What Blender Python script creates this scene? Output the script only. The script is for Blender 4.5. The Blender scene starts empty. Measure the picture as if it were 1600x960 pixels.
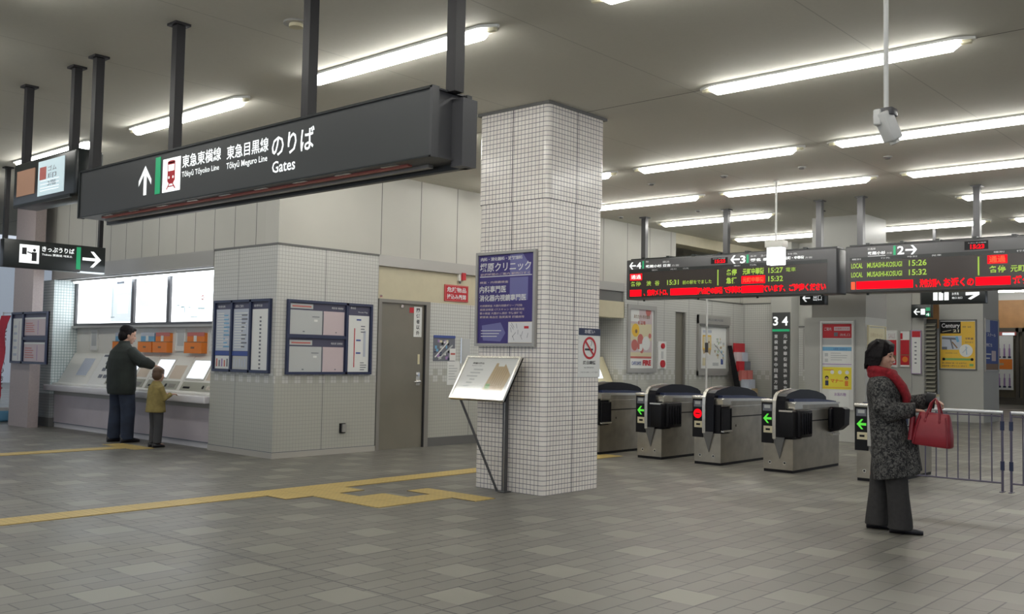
import bpy, bmesh, math, random
from mathutils import Vector, Matrix
random.seed(4)
sc = bpy.context.scene
col = sc.collection

# ------------------------------------------------------------------ camera, world, exposure
YAW, PITCH, ROLL, FPX, CAMZ = 0.72544, 0.05049, 0.01881, 1516.7, 1.4
_d = Vector((-math.sin(YAW)*math.cos(PITCH), math.cos(YAW)*math.cos(PITCH), math.sin(PITCH)))
_r = Vector((math.cos(YAW), math.sin(YAW), 0)); _u = _r.cross(_d)
_r2 = _r*math.cos(ROLL)+_u*math.sin(ROLL); _u2 = _u*math.cos(ROLL)-_r*math.sin(ROLL)
cam = bpy.data.objects.new('camera', bpy.data.cameras.new('camera'))
col.objects.link(cam)
m = Matrix((_r2, _u2, -_d)).transposed().to_4x4(); m.translation = (0, 0, CAMZ)
cam.matrix_world = m
cam.data.sensor_fit = 'HORIZONTAL'; cam.data.sensor_width = 36; cam.data.lens = FPX/1600*36
cam.data.clip_start = .05; cam.data.clip_end = 300
sc.camera = cam
w = bpy.data.worlds.new('station_world'); sc.world = w; w.use_nodes = True
w.node_tree.nodes['Background'].inputs[0].default_value = (.80, .88, 1, 1)
w.node_tree.nodes['Background'].inputs[1].default_value = .62
sc.view_settings.view_transform = 'Standard'
try: sc.view_settings.look = 'None'
except Exception: pass
sc.view_settings.exposure = 0.36
sc.view_settings.gamma = 1.0
sc.view_settings.use_curve_mapping = False
LAMP = 17.0          # radiance of the fluorescent tubes
CEIL = 4.02

# ------------------------------------------------------------------ materials
def mat(name, rgb, rough=.6, metal=0, emit=0, spec=.5, noise=0, nscale=8, bump=0, coat=0, alpha=None):
    mm = bpy.data.materials.new(name); mm.use_nodes = True
    nt = mm.node_tree; b = nt.nodes['Principled BSDF']
    b.inputs['Base Color'].default_value = (*rgb, 1)
    b.inputs['Roughness'].default_value = rough
    b.inputs['Metallic'].default_value = metal
    b.inputs['Specular IOR Level'].default_value = spec
    b.inputs['Coat Weight'].default_value = coat
    if emit:
        b.inputs['Emission Color'].default_value = (*rgb, 1)
        b.inputs['Emission Strength'].default_value = emit
    if noise or bump:
        tc = nt.nodes.new('ShaderNodeTexCoord'); n = nt.nodes.new('ShaderNodeTexNoise')
        n.inputs['Scale'].default_value = nscale; n.inputs['Detail'].default_value = 4
        nt.links.new(tc.outputs['Object'], n.inputs['Vector'])
        if noise:
            mr = nt.nodes.new('ShaderNodeMapRange')
            mr.inputs['To Min'].default_value = 1-noise; mr.inputs['To Max'].default_value = 1+noise
            mr.inputs['From Min'].default_value = .3; mr.inputs['From Max'].default_value = .7
            nt.links.new(n.outputs['Fac'], mr.inputs['Value'])
            mx = nt.nodes.new('ShaderNodeVectorMath'); mx.operation = 'SCALE'
            mx.inputs[0].default_value = rgb
            nt.links.new(mr.outputs['Result'], mx.inputs['Scale'])
            nt.links.new(mx.outputs[0], b.inputs['Base Color'])
        if bump:
            bp = nt.nodes.new('ShaderNodeBump'); bp.inputs['Strength'].default_value = bump
            bp.inputs['Distance'].default_value = .01
            nt.links.new(n.outputs['Fac'], bp.inputs['Height']); nt.links.new(bp.outputs[0], b.inputs['Normal'])
    if alpha is not None:
        b.inputs['Alpha'].default_value = alpha
    return mm

class NG:
    """tiny helper for procedural shader maths"""
    def __init__(s, name, rough=.4, spec=.5):
        s.m = bpy.data.materials.new(name); s.m.use_nodes = True
        s.nt = s.m.node_tree; s.b = s.nt.nodes['Principled BSDF']
        s.b.inputs['Roughness'].default_value = rough; s.b.inputs['Specular IOR Level'].default_value = spec
        g = s.nt.nodes.new('ShaderNodeNewGeometry'); sp = s.nt.nodes.new('ShaderNodeSeparateXYZ')
        s.nt.links.new(g.outputs['Position'], sp.inputs[0]); s.x, s.y, s.z = sp.outputs
        sn = s.nt.nodes.new('ShaderNodeSeparateXYZ'); s.nt.links.new(g.outputs['True Normal'], sn.inputs[0])
        s.nx, s.ny, s.nz = sn.outputs; s.pos = g.outputs['Position']
    def m_(s, op, a, b=None, c=None):
        n = s.nt.nodes.new('ShaderNodeMath'); n.operation = op
        for i, v in enumerate((a, b, c)):
            if v is None: continue
            if isinstance(v, (int, float)): n.inputs[i].default_value = v
            else: s.nt.links.new(v, n.inputs[i])
        return n.outputs[0]
    def mix(s, f, a, b):
        n = s.nt.nodes.new('ShaderNodeMix'); n.data_type = 'RGBA'
        for i, v in ((0, f), (6, a), (7, b)):
            if isinstance(v, tuple): n.inputs[i].default_value = (*v, 1)
            elif isinstance(v, (int, float)): n.inputs[i].default_value = v
            else: s.nt.links.new(v, n.inputs[i])
        return n.outputs[2]
    def fr(s, a, p, off=0):    # fraction of (a+off)/p, 0..1
        return s.m_('FRACT', s.m_('DIVIDE', s.m_('ADD', a, off), p))
    def line(s, a, p, wdt, off=0):   # 1 on the joint lines
        f = s.fr(a, p, off)
        return s.m_('GREATER_THAN', s.m_('ABSOLUTE', s.m_('SUBTRACT', f, .5)), .5-wdt/2/p)
    def band(s, a, c, wdt):
        return s.m_('LESS_THAN', s.m_('ABSOLUTE', s.m_('SUBTRACT', a, c)), wdt/2)
    def noise(s, scale, detail=3):
        n = s.nt.nodes.new('ShaderNodeTexNoise'); n.inputs['Scale'].default_value = scale; n.inputs['Detail'].default_value = detail
        s.nt.links.new(s.pos, n.inputs['Vector']); return n.outputs['Fac']
    def out(s, c, rough=None, height=None, bump=.3):
        s.nt.links.new(c, s.b.inputs['Base Color'])
        if rough is not None: s.nt.links.new(rough, s.b.inputs['Roughness'])
        if height is not None:
            bp = s.nt.nodes.new('ShaderNodeBump'); bp.inputs['Strength'].default_value = bump; bp.inputs['Distance'].default_value = .004
            s.nt.links.new(height, bp.inputs['Height']); s.nt.links.new(bp.outputs[0], s.b.inputs['Normal'])
        return s.m

def wall_tile(name, white, grey, grout, ggrout, plain_below=1.0, checker=True, jw=.006, p=.05, base=.075, rough=.32, seam=None):
    g = NG(name, rough)
    isx = g.m_('GREATER_THAN', g.m_('ABSOLUTE', g.nx), .5)
    u = g.m_('ADD', g.m_('MULTIPLY', isx, g.y), g.m_('MULTIPLY', g.m_('SUBTRACT', 1, isx), g.x))
    ln = g.m_('MAXIMUM', g.line(u, p, jw), g.line(g.z, p, jw, .02))
    wc = g.mix(ln, white, grout); gc = g.mix(ln, grey, ggrout)
    if plain_below is None: c = wc
    else:
        low = g.m_('LESS_THAN', g.z, plain_below-.02)
        c = g.mix(low, wc, gc)
        if checker:
            cell = 2*p
            iu = g.m_('FLOOR', g.m_('DIVIDE', u, cell)); iv = g.m_('FLOOR', g.m_('DIVIDE', g.m_('ADD', g.z, .02), cell))
            odd = g.m_('GREATER_THAN', g.m_('FRACT', g.m_('MULTIPLY', g.m_('ADD', iu, iv), .5)), .25)
            inb = g.band(g.z, plain_below-.02+cell, 2*cell)
            c = g.mix(inb, c, g.mix(odd, wc, gc))
    if seam:
        c = g.mix(g.line(u, seam[0], .010, seam[1]), c, (.16, .16, .16))
    if base:
        c = g.mix(g.m_('LESS_THAN', g.z, base), c, (.44, .42, .38)); c = g.mix(g.band(g.z, base, .014), c, (.10, .11, .14))
    return g.out(c)

M = {}
M['tile'] = wall_tile('glazed_wall_tile', (.57, .57, .54), (.45, .45, .40), (.36, .36, .34), (.36, .36, .33), plain_below=1.0, seam=(.95, .28))
M['tile_door'] = wall_tile('glazed_wall_tile_far', (.60, .61, .58), (.45, .45, .40), (.36, .36, .34), (.36, .36, .33), base=None, seam=(1.9, .2))
M['tile_jamb'] = wall_tile('green_joint_tile', (.78, .84, .84), (.38, .40, .40), (.30, .42, .42), (.22, .23, .23), plain_below=.6, checker=False, jw=.008)

def column_tile():
    g = NG('column_mosaic_tile', .22)
    isx = g.m_('GREATER_THAN', g.m_('ABSOLUTE', g.nx), .5)
    # distance along each face from the near corner (-6.26, 7.57)
    ux = g.m_('SUBTRACT', -6.26, g.x); uy = g.m_('SUBTRACT', g.y, 7.57)
    u = g.m_('ADD', g.m_('MULTIPLY', isx, uy), g.m_('MULTIPLY', g.m_('SUBTRACT', 1, isx), ux))
    vl = g.line(u, .0495, .0052, -.06+.0495*5)
    edge = g.m_('MAXIMUM', g.m_('LESS_THAN', u, .05), g.m_('GREATER_THAN', u, .90))
    vl = g.m_('MULTIPLY', vl, g.m_('SUBTRACT', 1, edge))
    hl = g.line(g.z, .0495, .0055)
    ln = g.m_('MAXIMUM', vl, hl)
    # slight tone differences from tile to tile
    nz = g.nt.nodes.new('ShaderNodeTexWhiteNoise'); nz.noise_dimensions = '2D'
    cv = g.nt.nodes.new('ShaderNodeCombineXYZ')
    g.nt.links.new(g.m_('FLOOR', g.m_('DIVIDE', u, .0495)), cv.inputs[0]); g.nt.links.new(g.m_('FLOOR', g.m_('DIVIDE', g.z, .0495)), cv.inputs[1])
    g.nt.links.new(cv.outputs[0], nz.inputs['Vector'])
    c = g.mix(nz.outputs['Value'], (.82, .77, .72), (.88, .84, .79))
    c = g.mix(ln, c, (.13, .125, .16))
    c = g.mix(g.band(u, .475, .011), c, (.09, .09, .10))
    inv = g.m_('SUBTRACT', 1, ln)
    rg = g.m_('ADD', g.m_('MULTIPLY', ln, .5), .2)
    return g.out(c, rg, inv, .25)
M['coltile'] = column_tile()

def floor_mat():
    g = NG('paver_floor', .38, .5)
    p = .1575
    u = g.m_('ADD', g.x, 4.01+p); v = g.m_('SUBTRACT', g.y, 4.10-p)
    # running bond: rows run along Y
    iu = g.m_('FLOOR', g.m_('DIVIDE', u, p))
    shift = g.m_('MULTIPLY', g.m_('FRACT', g.m_('MULTIPLY', iu, .5)), p*2)
    ju = g.line(u, p, .010)
    jv = g.line(g.m_('ADD', v, shift), p*2, .009)
    j = g.m_('MAXIMUM', ju, jv)
    # light blocks (two rows wide) on a diagonal lattice
    L = p*3
    cu = g.m_('DIVIDE', g.m_('ADD', g.x, 4.01), L); cv = g.m_('DIVIDE', g.m_('SUBTRACT', g.y, 4.10), L)
    ru = g.m_('ROUND', cu); rv = g.m_('ROUND', cv)
    hu = g.m_('LESS_THAN', g.m_('ABSOLUTE', g.m_('SUBTRACT', cu, ru)), .147/L)
    hv = g.m_('LESS_THAN', g.m_('ABSOLUTE', g.m_('SUBTRACT', cv, rv)), .147/L)
    ev = g.m_('LESS_THAN', g.m_('FRACT', g.m_('MULTIPLY', g.m_('ADD', ru, rv), .5)), .25)
    lb = g.m_('MULTIPLY', g.m_('MULTIPLY', hu, hv), ev)
    wn = g.nt.nodes.new('ShaderNodeTexWhiteNoise'); wn.noise_dimensions = '2D'
    cc = g.nt.nodes.new('ShaderNodeCombineXYZ'); g.nt.links.new(ru, cc.inputs[0]); g.nt.links.new(rv, cc.inputs[1]); g.nt.links.new(cc.outputs[0], wn.inputs['Vector'])
    wt = g.nt.nodes.new('ShaderNodeTexWhiteNoise'); wt.noise_dimensions = '2D'
    c2 = g.nt.nodes.new('ShaderNodeCombineXYZ'); g.nt.links.new(iu, c2.inputs[0])
    g.nt.links.new(g.m_('FLOOR', g.m_('DIVIDE', g.m_('ADD', v, shift), p*2)), c2.inputs[1]); g.nt.links.new(c2.outputs[0], wt.inputs['Vector'])
    base = g.mix(wt.outputs['Value'], FLOOR_A, FLOOR_B)
    light = g.mix(wn.outputs['Value'], FLOOR_LA, FLOOR_LB)
    base = g.mix(j, base, FLOOR_J)
    c = g.mix(lb, base, light)
    # expansion joints
    s = g.m_('MAXIMUM', g.line(g.x, 5.67, .014, 5.27+5.67*3), g.line(g.y, 5.67, .014, -3.81+5.67*3))
    c = g.mix(s, c, (.04, .04, .045))
    nz = g.noise(1.3, 4)
    mr = g.nt.nodes.new('ShaderNodeMapRange'); mr.inputs['From Min'].default_value = .3; mr.inputs['From Max'].default_value = .7
    mr.inputs['To Min'].default_value = .90; mr.inputs['To Max'].default_value = 1.08; g.nt.links.new(nz, mr.inputs['Value'])
    sc_ = g.nt.nodes.new('ShaderNodeVectorMath'); sc_.operation = 'SCALE'; g.nt.links.new(c, sc_.inputs[0]); g.nt.links.new(mr.outputs[0], sc_.inputs['Scale'])
    rg = g.m_('ADD', g.m_('MULTIPLY', nz, .25), .28)
    return g.out(sc_.outputs[0], rg, g.m_('SUBTRACT', 1, j), .35)
FLOOR_A, FLOOR_B, FLOOR_LA, FLOOR_LB, FLOOR_J = (.150, .145, .128), (.180, .173, .150), (.195, .190, .165), (.240, .234, .197), (.040, .038, .046)
M['floor'] = floor_mat()

def ceil_mat():
    g = NG('ceiling_board', .75, .2)
    sx_ = g.line(g.x, 1.84, .010, 3.09+1.84*20); s = g.line(g.y, 60, .014, -8.18)
    n = g.noise(30, 2)
    c = g.mix(n, (.65, .63, .555), (.69, .67, .595)); c = g.mix(sx_, c, (.50, .485, .43))
    c = g.mix(s, c, (.16, .155, .14))
    return g.out(c)
M['ceiling'] = ceil_mat()
def panel_mat(name, c0, step, off, axis, seamc=(.12, .12, .11), rough=.5, w_=.014):
    g = NG(name, rough)
    s = g.line(g.x if axis == 'x' else g.y, step, w_, off)
    n = g.noise(2.0, 2)
    c = g.mix(n, tuple(v*.95 for v in c0), tuple(v*1.05 for v in c0))
    return g.out(g.mix(s, c, seamc))
M['panel_x'] = panel_mat('painted_wall_panel_left', (.50, .49, .44), .52, 10.77+.52*20, 'x')
M['panel_x2'] = panel_mat('painted_wall_panel_corner', (.50, .49, .44), 30, 10, 'x')
M['panel_y'] = panel_mat('painted_wall_panel_right', (.52, .51, .46), .78, -9.25+.78*20, 'y')
M['panel_y2'] = panel_mat('painted_wall_panel_plain', (.52, .51, .46), 30, 10, 'y')
M['beige'] = mat('beige_panel', (.56, .51, .36), .5, noise=.03)
M['fascia'] = mat('grey_fascia', (.40, .39, .37), .35, metal=.3)
M['door'] = mat('grey_brown_door_paint', (.20, .185, .15), .35, noise=.06, nscale=2)
M['doorframe'] = mat('door_frame_paint', (.24, .23, .21), .4)
M['skirting'] = mat('dark_skirting', (.14, .14, .135), .5)
M['steel'] = mat('brushed_steel', (.40, .37, .31), .33, metal=.9, noise=.14, nscale=5)
M['steel_l'] = mat('bright_steel', (.70, .68, .62), .25, metal=.85)
M['chrome'] = mat('chrome', (.8, .8, .8), .12, metal=1)
M['pole'] = mat('dark_grey_pole', (.020, .019, .021), .45, spec=.3)
M['pole_g'] = mat('grey_pole', (.085, .085, .09), .3, metal=.2)
M['signblk'] = mat('charcoal_sign_face', (.070, .073, .074), .33, spec=.4)
M['signedge'] = mat('charcoal_sign_case', (.075, .075, .08), .35)
M['signdk'] = mat('dark_green_black_sign', (.018, .022, .022), .3)
M['black'] = mat('black_plastic', (.008, .008, .010), .45, spec=.25)
M['hood'] = mat('black_gloss_hood', (.006, .006, .009), .3, spec=.25)
M['blk_matt'] = mat('black_matt', (.02, .02, .022), .7)
M['white'] = mat('white_paint', (.72, .72, .70), .45)
M['paper'] = mat('white_paper', (.76, .77, .75), .6)
M['paper_g'] = mat('grey_paper', (.50, .52, .52), .5)
M['paper_b'] = mat('bluish_paper', (.50, .54, .62), .5)
M['paper_p'] = mat('pink_paper', (.60, .50, .52), .5)
M['ink'] = mat('grey_ink', (.16, .17, .20), .6)
M['ink_b'] = mat('blue_ink', (.06, .10, .32), .6)
M['ink_p'] = mat('purple_ink', (.35, .22, .45), .6)
M['navy'] = mat('navy_frame', (.025, .035, .085), .35)
M['navyhead'] = mat('navy_header', (.07, .07, .12), .45)
M['red'] = mat('red_print', (.52, .018, .03), .45)
M['pinkred'] = mat('rose_print', (.55, .16, .14), .5)
M['orange'] = mat('orange_print', (.78, .22, .03), .5)
M['yellow'] = mat('yellow_print', (.85, .72, .06), .5)
M['amber'] = mat('amber_print', (.80, .50, .05), .5)
M['cream'] = mat('cream_print', (.68, .62, .42), .55)
M['skyblue'] = mat('sky_blue_print', (.16, .40, .62), .5)
M['tan'] = mat('tan_print', (.50, .38, .22), .55)
M['greenp'] = mat('green_print', (.20, .42, .14), .55)
M['brownp'] = mat('brown_print', (.24, .14, .08), .55)
M['purple'] = mat('deep_purple_print', (.050, .035, .19), .4)
M['lilac'] = mat('lilac_print', (.16, .16, .38), .45)
M['text_w'] = mat('white_lettering', (.90, .93, .93), .4, emit=.55)
M['text_w0'] = mat('white_unlit_lettering', (.72, .72, .74), .5)
M['text_k'] = mat('black_lettering', (.02, .02, .025), .5)
M['green_bar'] = mat('green_line_bar', (.02, .33, .14), .35, emit=.35)
M['led_r'] = mat('red_led', (1, .004, .012), 1, spec=0, emit=.75)
M['led_o'] = mat('orange_red_led', (1, .09, .04), 1, spec=0, emit=.7)
M['led_g'] = mat('green_led', (.30, .45, .07), 1, spec=0, emit=.45)
M['led_glass'] = mat('led_glass', (.035, .028, .026), .25)
M['arrow_g'] = mat('green_arrow_led', (.10, .62, .06), 1, spec=0, emit=.55)
M['lit_white'] = mat('backlit_panel', (.93, .97, 1), .5, emit=1.9)
M['lit_soft'] = mat('backlit_panel_soft', (.70, .78, .82), .5, emit=.62)
M['lit_dim'] = mat('backlit_print', (.50, .62, .66), .5, emit=.42)
M['lit_orange'] = mat('backlit_brown_panel', (.30, .17, .11), .5, emit=.25)
M['screen'] = mat('ticket_machine_screen', (.80, .88, 1), .3, emit=.9)
M['tactile'] = None
g = NG('yellow_tactile_paving', .5)
dd = g.m_('MAXIMUM', g.m_('GREATER_THAN', g.m_('ABSOLUTE', g.m_('SUBTRACT', g.fr(g.x, .06), .5)), .30), g.m_('GREATER_THAN', g.m_('ABSOLUTE', g.m_('SUBTRACT', g.fr(g.y, .06), .5)), .30))
cc_ = g.mix(g.noise(3, 3), (.50, .36, .10), (.60, .45, .15)); cc_ = g.mix(dd, cc_, (.46, .335, .11))
cc_ = g.mix(g.m_('MAXIMUM', g.line(g.x, .315, .006, 8.36), g.line(g.y, .315, .006, -5.54+3.15)), cc_, (.25, .18, .07))
M['tactile'] = g.out(cc_, None, g.m_('SUBTRACT', 1, dd), .5)
M['tube'] = mat('fluorescent_tube_glow', (1, .985, .93), .5, emit=LAMP)
M['tube_c'] = mat('cool_strip_glow', (.86, .93, 1), .5, emit=8)
M['trough'] = mat('white_light_housing', (.80, .80, .76), .35)
M['socket'] = mat('cream_tube_socket', (.75, .70, .50), .4)
M['pillar'] = mat('brown_granite', (.42, .355, .345), .45, noise=.06, nscale=30)
M['ivory'] = mat('ivory_machine', (.74, .73, .68), .4)
M['ivory2'] = mat('warm_beige_machine', (.60, .50, .40), .45)
M['machine_g'] = mat('olive_grey_machine', (.36, .36, .30), .4)
M['counter'] = mat('counter_front', (.50, .45, .48), .5, noise=.05, nscale=3)
M['ledge'] = mat('counter_ledge', (.66, .64, .66), .35)
M['colgrey'] = mat('grey_painted_column', (.42, .42, .39), .4, noise=.03, nscale=1.5)
M['colgrey_d'] = mat('grey_brown_band', (.30, .29, .265), .5)
M['wood'] = mat('wood_fascia', (.55, .30, .13), .5, noise=.1, nscale=3)
M['shopframe'] = mat('shop_dark_frame', (.10, .09, .075), .4)
M['shopglass'] = mat('shop_window_glass', (.22, .19, .14), .12, spec=.6)
M['louvre'] = mat('louvre_slat', (.28, .27, .22), .5)
M['louvre_d'] = mat('louvre_back', (.05, .05, .045), .6)
M['rail'] = mat('steel_fence_rail', (.55, .56, .58), .3, metal=.6)
M['bar'] = mat('fence_bar', (.13, .12, .17), .4, metal=.4)
M['skin'] = mat('skin', (.56, .33, .24), .5)
M['hair'] = mat('dark_hair', (.007, .005, .006), .6, spec=.2, noise=.3, nscale=60, bump=.5)
M['hair_b'] = mat('brown_hair', (.10, .055, .03), .5)
M['scarf'] = mat('red_wool_scarf', (.22, .005, .012), .9, noise=.25, nscale=40, bump=.4)
M['bag'] = mat('red_leather', (.25, .014, .024), .42, noise=.1, nscale=10, bump=.15)
M['bag_d'] = mat('dark_red_leather', (.22, .010, .02), .4)
M['trousers'] = mat('charcoal_trousers', (.030, .028, .028), .8, noise=.15, nscale=30)
M['shoe'] = mat('black_shoe', (.012, .012, .018), .35)
M['lip'] = mat('lip', (.42, .10, .09), .5)
M['jacket'] = mat('black_green_jacket', (.016, .022, .019), .75, noise=.3, nscale=6)
M['jeans'] = mat('dark_navy_trousers', (.022, .032, .060), .8, noise=.3, nscale=6)
M['childcoat'] = mat('olive_yellow_coat', (.27, .21, .07), .8, noise=.2, nscale=12)
M['childleg'] = mat('grey_trousers', (.06, .06, .065), .8)
g = NG('grey_tweed', .85, .2)
g.b.inputs['Roughness'].default_value = .9
tc = g.nt.nodes.new('ShaderNodeTexCoord')
n1 = g.nt.nodes.new('ShaderNodeTexNoise'); n1.inputs['Scale'].default_value = 48; n1.inputs['Detail'].default_value = 3; n1.inputs['Distortion'].default_value = 1.2
g.nt.links.new(tc.outputs['Object'], n1.inputs['Vector'])
mr = g.nt.nodes.new('ShaderNodeMapRange'); mr.inputs['From Min'].default_value = .42; mr.inputs['From Max'].default_value = .62; g.nt.links.new(n1.outputs['Fac'], mr.inputs['Value'])
M['tweed'] = g.out(g.mix(mr.outputs[0], (.022, .022, .024), (.125, .122, .115)))
M['nobori'] = mat('red_banner_cloth', (.62, .02, .05), .7)
M['farwall'] = mat('far_hall_wall', (.72, .76, .80), .6)
M['plinth'] = mat('pale_plinth', (.44, .42, .38), .5)
M['green_star'] = mat('glass_cover', (.7, .75, .75), .08, spec=.6)
g_ = bpy.data.materials.new('clear_glass'); g_.use_nodes = True
_n = g_.node_tree.nodes; _l = g_.node_tree.links; _n.remove(_n['Principled BSDF'])
_t = _n.new('ShaderNodeBsdfTransparent'); _g = _n.new('ShaderNodeBsdfGlossy'); _g.inputs['Roughness'].default_value = .08
_f = _n.new('ShaderNodeLayerWeight'); _f.inputs['Blend'].default_value = .12; _x = _n.new('ShaderNodeMixShader')
_x.inputs[0].default_value = .07; _l.new(_t.outputs[0], _x.inputs[1]); _l.new(_g.outputs[0], _x.inputs[2]); _l.new(_x.outputs[0], _n['Material Output'].inputs['Surface'])
M['glass'] = g_

# ------------------------------------------------------------------ mesh builder
V = Vector
class Fr:
    """a plane in the room: a runs along the wall, b is height, d comes out of it"""
    def __init__(s, o, u, v, n): s.o, s.u, s.v, s.n = V(o), V(u).normalized(), V(v).normalized(), V(n).normalized()
    def P(s, a, b, d=0): return s.o+s.u*a+s.v*b+s.n*d
def FY(y): return Fr((0, y, 0), (1, 0, 0), (0, 0, 1), (0, -1, 0))     # faces -Y, a = world X
def FX(x): return Fr((x, 0, 0), (0, 1, 0), (0, 0, 1), (1, 0, 0))      # faces +X, a = world Y

ORG = {}
_tc = bpy.data.curves.new('tmp', 'FONT'); _tob = bpy.data.objects.new('tmp', _tc)
col.objects.link(_tob)
_cache = {}
def text_mesh(s, res=2, bold=0):
    k = (s, res, bold)
    if k in _cache: return _cache[k]
    _tc.body = s; _tc.resolution_u = res; _tc.size = 1; _tc.offset = bold; _tc.fill_mode = 'BOTH'
    bpy.context.view_layer.update()
    me = _tob.to_mesh()
    vs = [v.co.copy() for v in me.vertices]; fs = [tuple(p.vertices) for p in me.polygons]
    _tob.to_mesh_clear()
    _cache[k] = (vs, fs)
    return vs, fs

class MB:
    def __init__(s): s.v = []; s.f = []; s.mi = []; s.ms = []; s.sm = []; s.g = []
    def m(s, name):
        if name not in s.ms: s.ms.append(name)
        return s.ms.index(name)
    def add(s, vs, fs, mt, smooth=False):
        k = len(s.v); i = s.m(mt)
        s.v += [V(q) for q in vs]; s.g.append((k, len(s.v), len(s.f), len(s.f)+len(fs)))
        for f in fs: s.f.append(tuple(k+q for q in f)); s.mi.append(i); s.sm.append(smooth)
        return s
    def box(s, x0, x1, y0, y1, z0, z1, mt):
        x0, x1 = sorted((x0, x1)); y0, y1 = sorted((y0, y1)); z0, z1 = sorted((z0, z1))
        vs = [(x, y, z) for z in (z0, z1) for y in (y0, y1) for x in (x0, x1)]
        return s.add(vs, [(0, 2, 3, 1), (4, 5, 7, 6), (0, 1, 5, 4), (2, 6, 7, 3), (0, 4, 6, 2), (1, 3, 7, 5)], mt)
    def bev(s, x0, x1, y0, y1, z0, z1, mt, b=.01, seg=2):
        bm = bmesh.new(); bmesh.ops.create_cube(bm, size=1)
        for q in bm.verts: q.co = V(((x0+x1)/2+q.co.x*abs(x1-x0), (y0+y1)/2+q.co.y*abs(y1-y0), (z0+z1)/2+q.co.z*abs(z1-z0)))
        bmesh.ops.bevel(bm, geom=bm.edges[:], offset=b, segments=seg, affect='EDGES', profile=.5)
        bm.verts.index_update()
        s.add([q.co.copy() for q in bm.verts], [tuple(q.index for q in f.verts) for f in bm.faces], mt, True); bm.free()
        return s
    def quad(s, fr, a0, b0, a1, b1, d, mt):
        return s.add([fr.P(a0, b0, d), fr.P(a1, b0, d), fr.P(a1, b1, d), fr.P(a0, b1, d)], [(0, 1, 2, 3)], mt)
    def slab(s, fr, a0, b0, a1, b1, d0, d1, mt):
        vs = [fr.P(a, b, d) for d in (d0, d1) for b in (b0, b1) for a in (a0, a1)]
        return s.add(vs, [(0, 2, 3, 1), (4, 5, 7, 6), (0, 1, 5, 4), (2, 6, 7, 3), (0, 4, 6, 2), (1, 3, 7, 5)], mt)
    def frame(s, fr, a0, b0, a1, b1, w_, d0, d1, mt):
        s.slab(fr, a0, b0, a1, b0+w_, d0, d1, mt); s.slab(fr, a0, b1-w_, a1, b1, d0, d1, mt)
        s.slab(fr, a0, b0+w_, a0+w_, b1-w_, d0, d1, mt); s.slab(fr, a1-w_, b0+w_, a1, b1-w_, d0, d1, mt)
        return s
    def poly(s, fr, pts, d, mt):
        return s.add([fr.P(a, b, d) for a, b in pts], [tuple(range(len(pts)))], mt)
    def prism(s, fr, pts, d0, d1, mt, smooth=False):
        n = len(pts)
        vs = [fr.P(a, b, d0) for a, b in pts]+[fr.P(a, b, d1) for a, b in pts]
        s.add(vs, [tuple(range(n))[::-1], tuple(range(n, 2*n))], mt)
        return s.add(vs, [(i, (i+1) % n, n+(i+1) % n, n+i) for i in range(n)], mt, smooth)
    def disc(s, fr, a, b, r, d, mt, n=20, ry=None):
        ry = ry or r
        return s.poly(fr, [(a+r*math.cos(t*2*math.pi/n), b+ry*math.sin(t*2*math.pi/n)) for t in range(n)], d, mt)
    def ring(s, fr, a, b, r0, r1, d, mt, n=28, k=1.0):
        vs = [fr.P(a+r*math.cos(t*2*math.pi/n), b+k*r*math.sin(t*2*math.pi/n), d) for r in (r0, r1) for t in range(n)]
        return s.add(vs, [(i, (i+1) % n, n+(i+1) % n, n+i) for i in range(n)], mt)
    def text(s, fr, a0, b0, a1, b1, t, d, mt, res=2, bold=0):
        vs, fs = text_mesh(t, res, bold)
        if not vs: return s
        x0 = min(q.x for q in vs); x1 = max(q.x for q in vs); y0 = min(q.y for q in vs); y1 = max(q.y for q in vs)
        return s.add([fr.P(a0+(q.x-x0)/(x1-x0)*(a1-a0), b0+(q.y-y0)/(y1-y0)*(b1-b0), d) for q in vs], fs, mt)
    def line(s, fr, p, q, w_, d, mt):
        p, q = V((p[0], p[1])), V((q[0], q[1])); t = (q-p).normalized(); n = V((-t.y, t.x))*w_/2
        return s.poly(fr, [tuple(p-n), tuple(q-n), tuple(q+n), tuple(p+n)], d, mt)
    def tube(s, pts, r, mt, n=12, cap=True, ry=None, up=(0, 0, 1), smooth=True):
        """swept tube; r may be a list; ry flattens it across"""
        pts = [V(p) for p in pts]; rs = r if isinstance(r, (list, tuple)) else [r]*len(pts)
        ry = ry if isinstance(ry, (list, tuple)) else ([ry]*len(pts) if ry else rs)
        vs = []; up = V(up)
        for i, p in enumerate(pts):
            t = (pts[min(i+1, len(pts)-1)]-pts[max(i-1, 0)]).normalized()
            a = t.cross(up)
            if a.length < .05: a = t.cross(V((0, 1, 0)))
            if a.length < .05: a = t.cross(V((1, 0, 0)))
            a.normalize(); b = a.cross(t)
            for k in range(n):
                th = 2*math.pi*k/n; vs.append(p+a*rs[i]*math.cos(th)+b*ry[i]*math.sin(th))
        fs = [(i*n+k, i*n+(k+1) % n, (i+1)*n+(k+1) % n, (i+1)*n+k) for i in range(len(pts)-1) for k in range(n)]
        s.add(vs, fs, mt, smooth)
        if cap: s.add(vs, [tuple(range(n))[::-1], tuple(range(len(vs)-n, len(vs)))], mt)
        return s
    def loft(s, rings, mt, smooth=True, cap=True):
        n = len(rings[0]); vs = [V(p) for r in rings for p in r]
        s.add(vs, [(i*n+k, i*n+(k+1) % n, (i+1)*n+(k+1) % n, (i+1)*n+k) for i in range(len(rings)-1) for k in range(n)], mt, smooth)
        if cap: s.add(vs, [tuple(range(n))[::-1], tuple(range(len(vs)-n, len(vs)))], mt)
        return s
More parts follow.
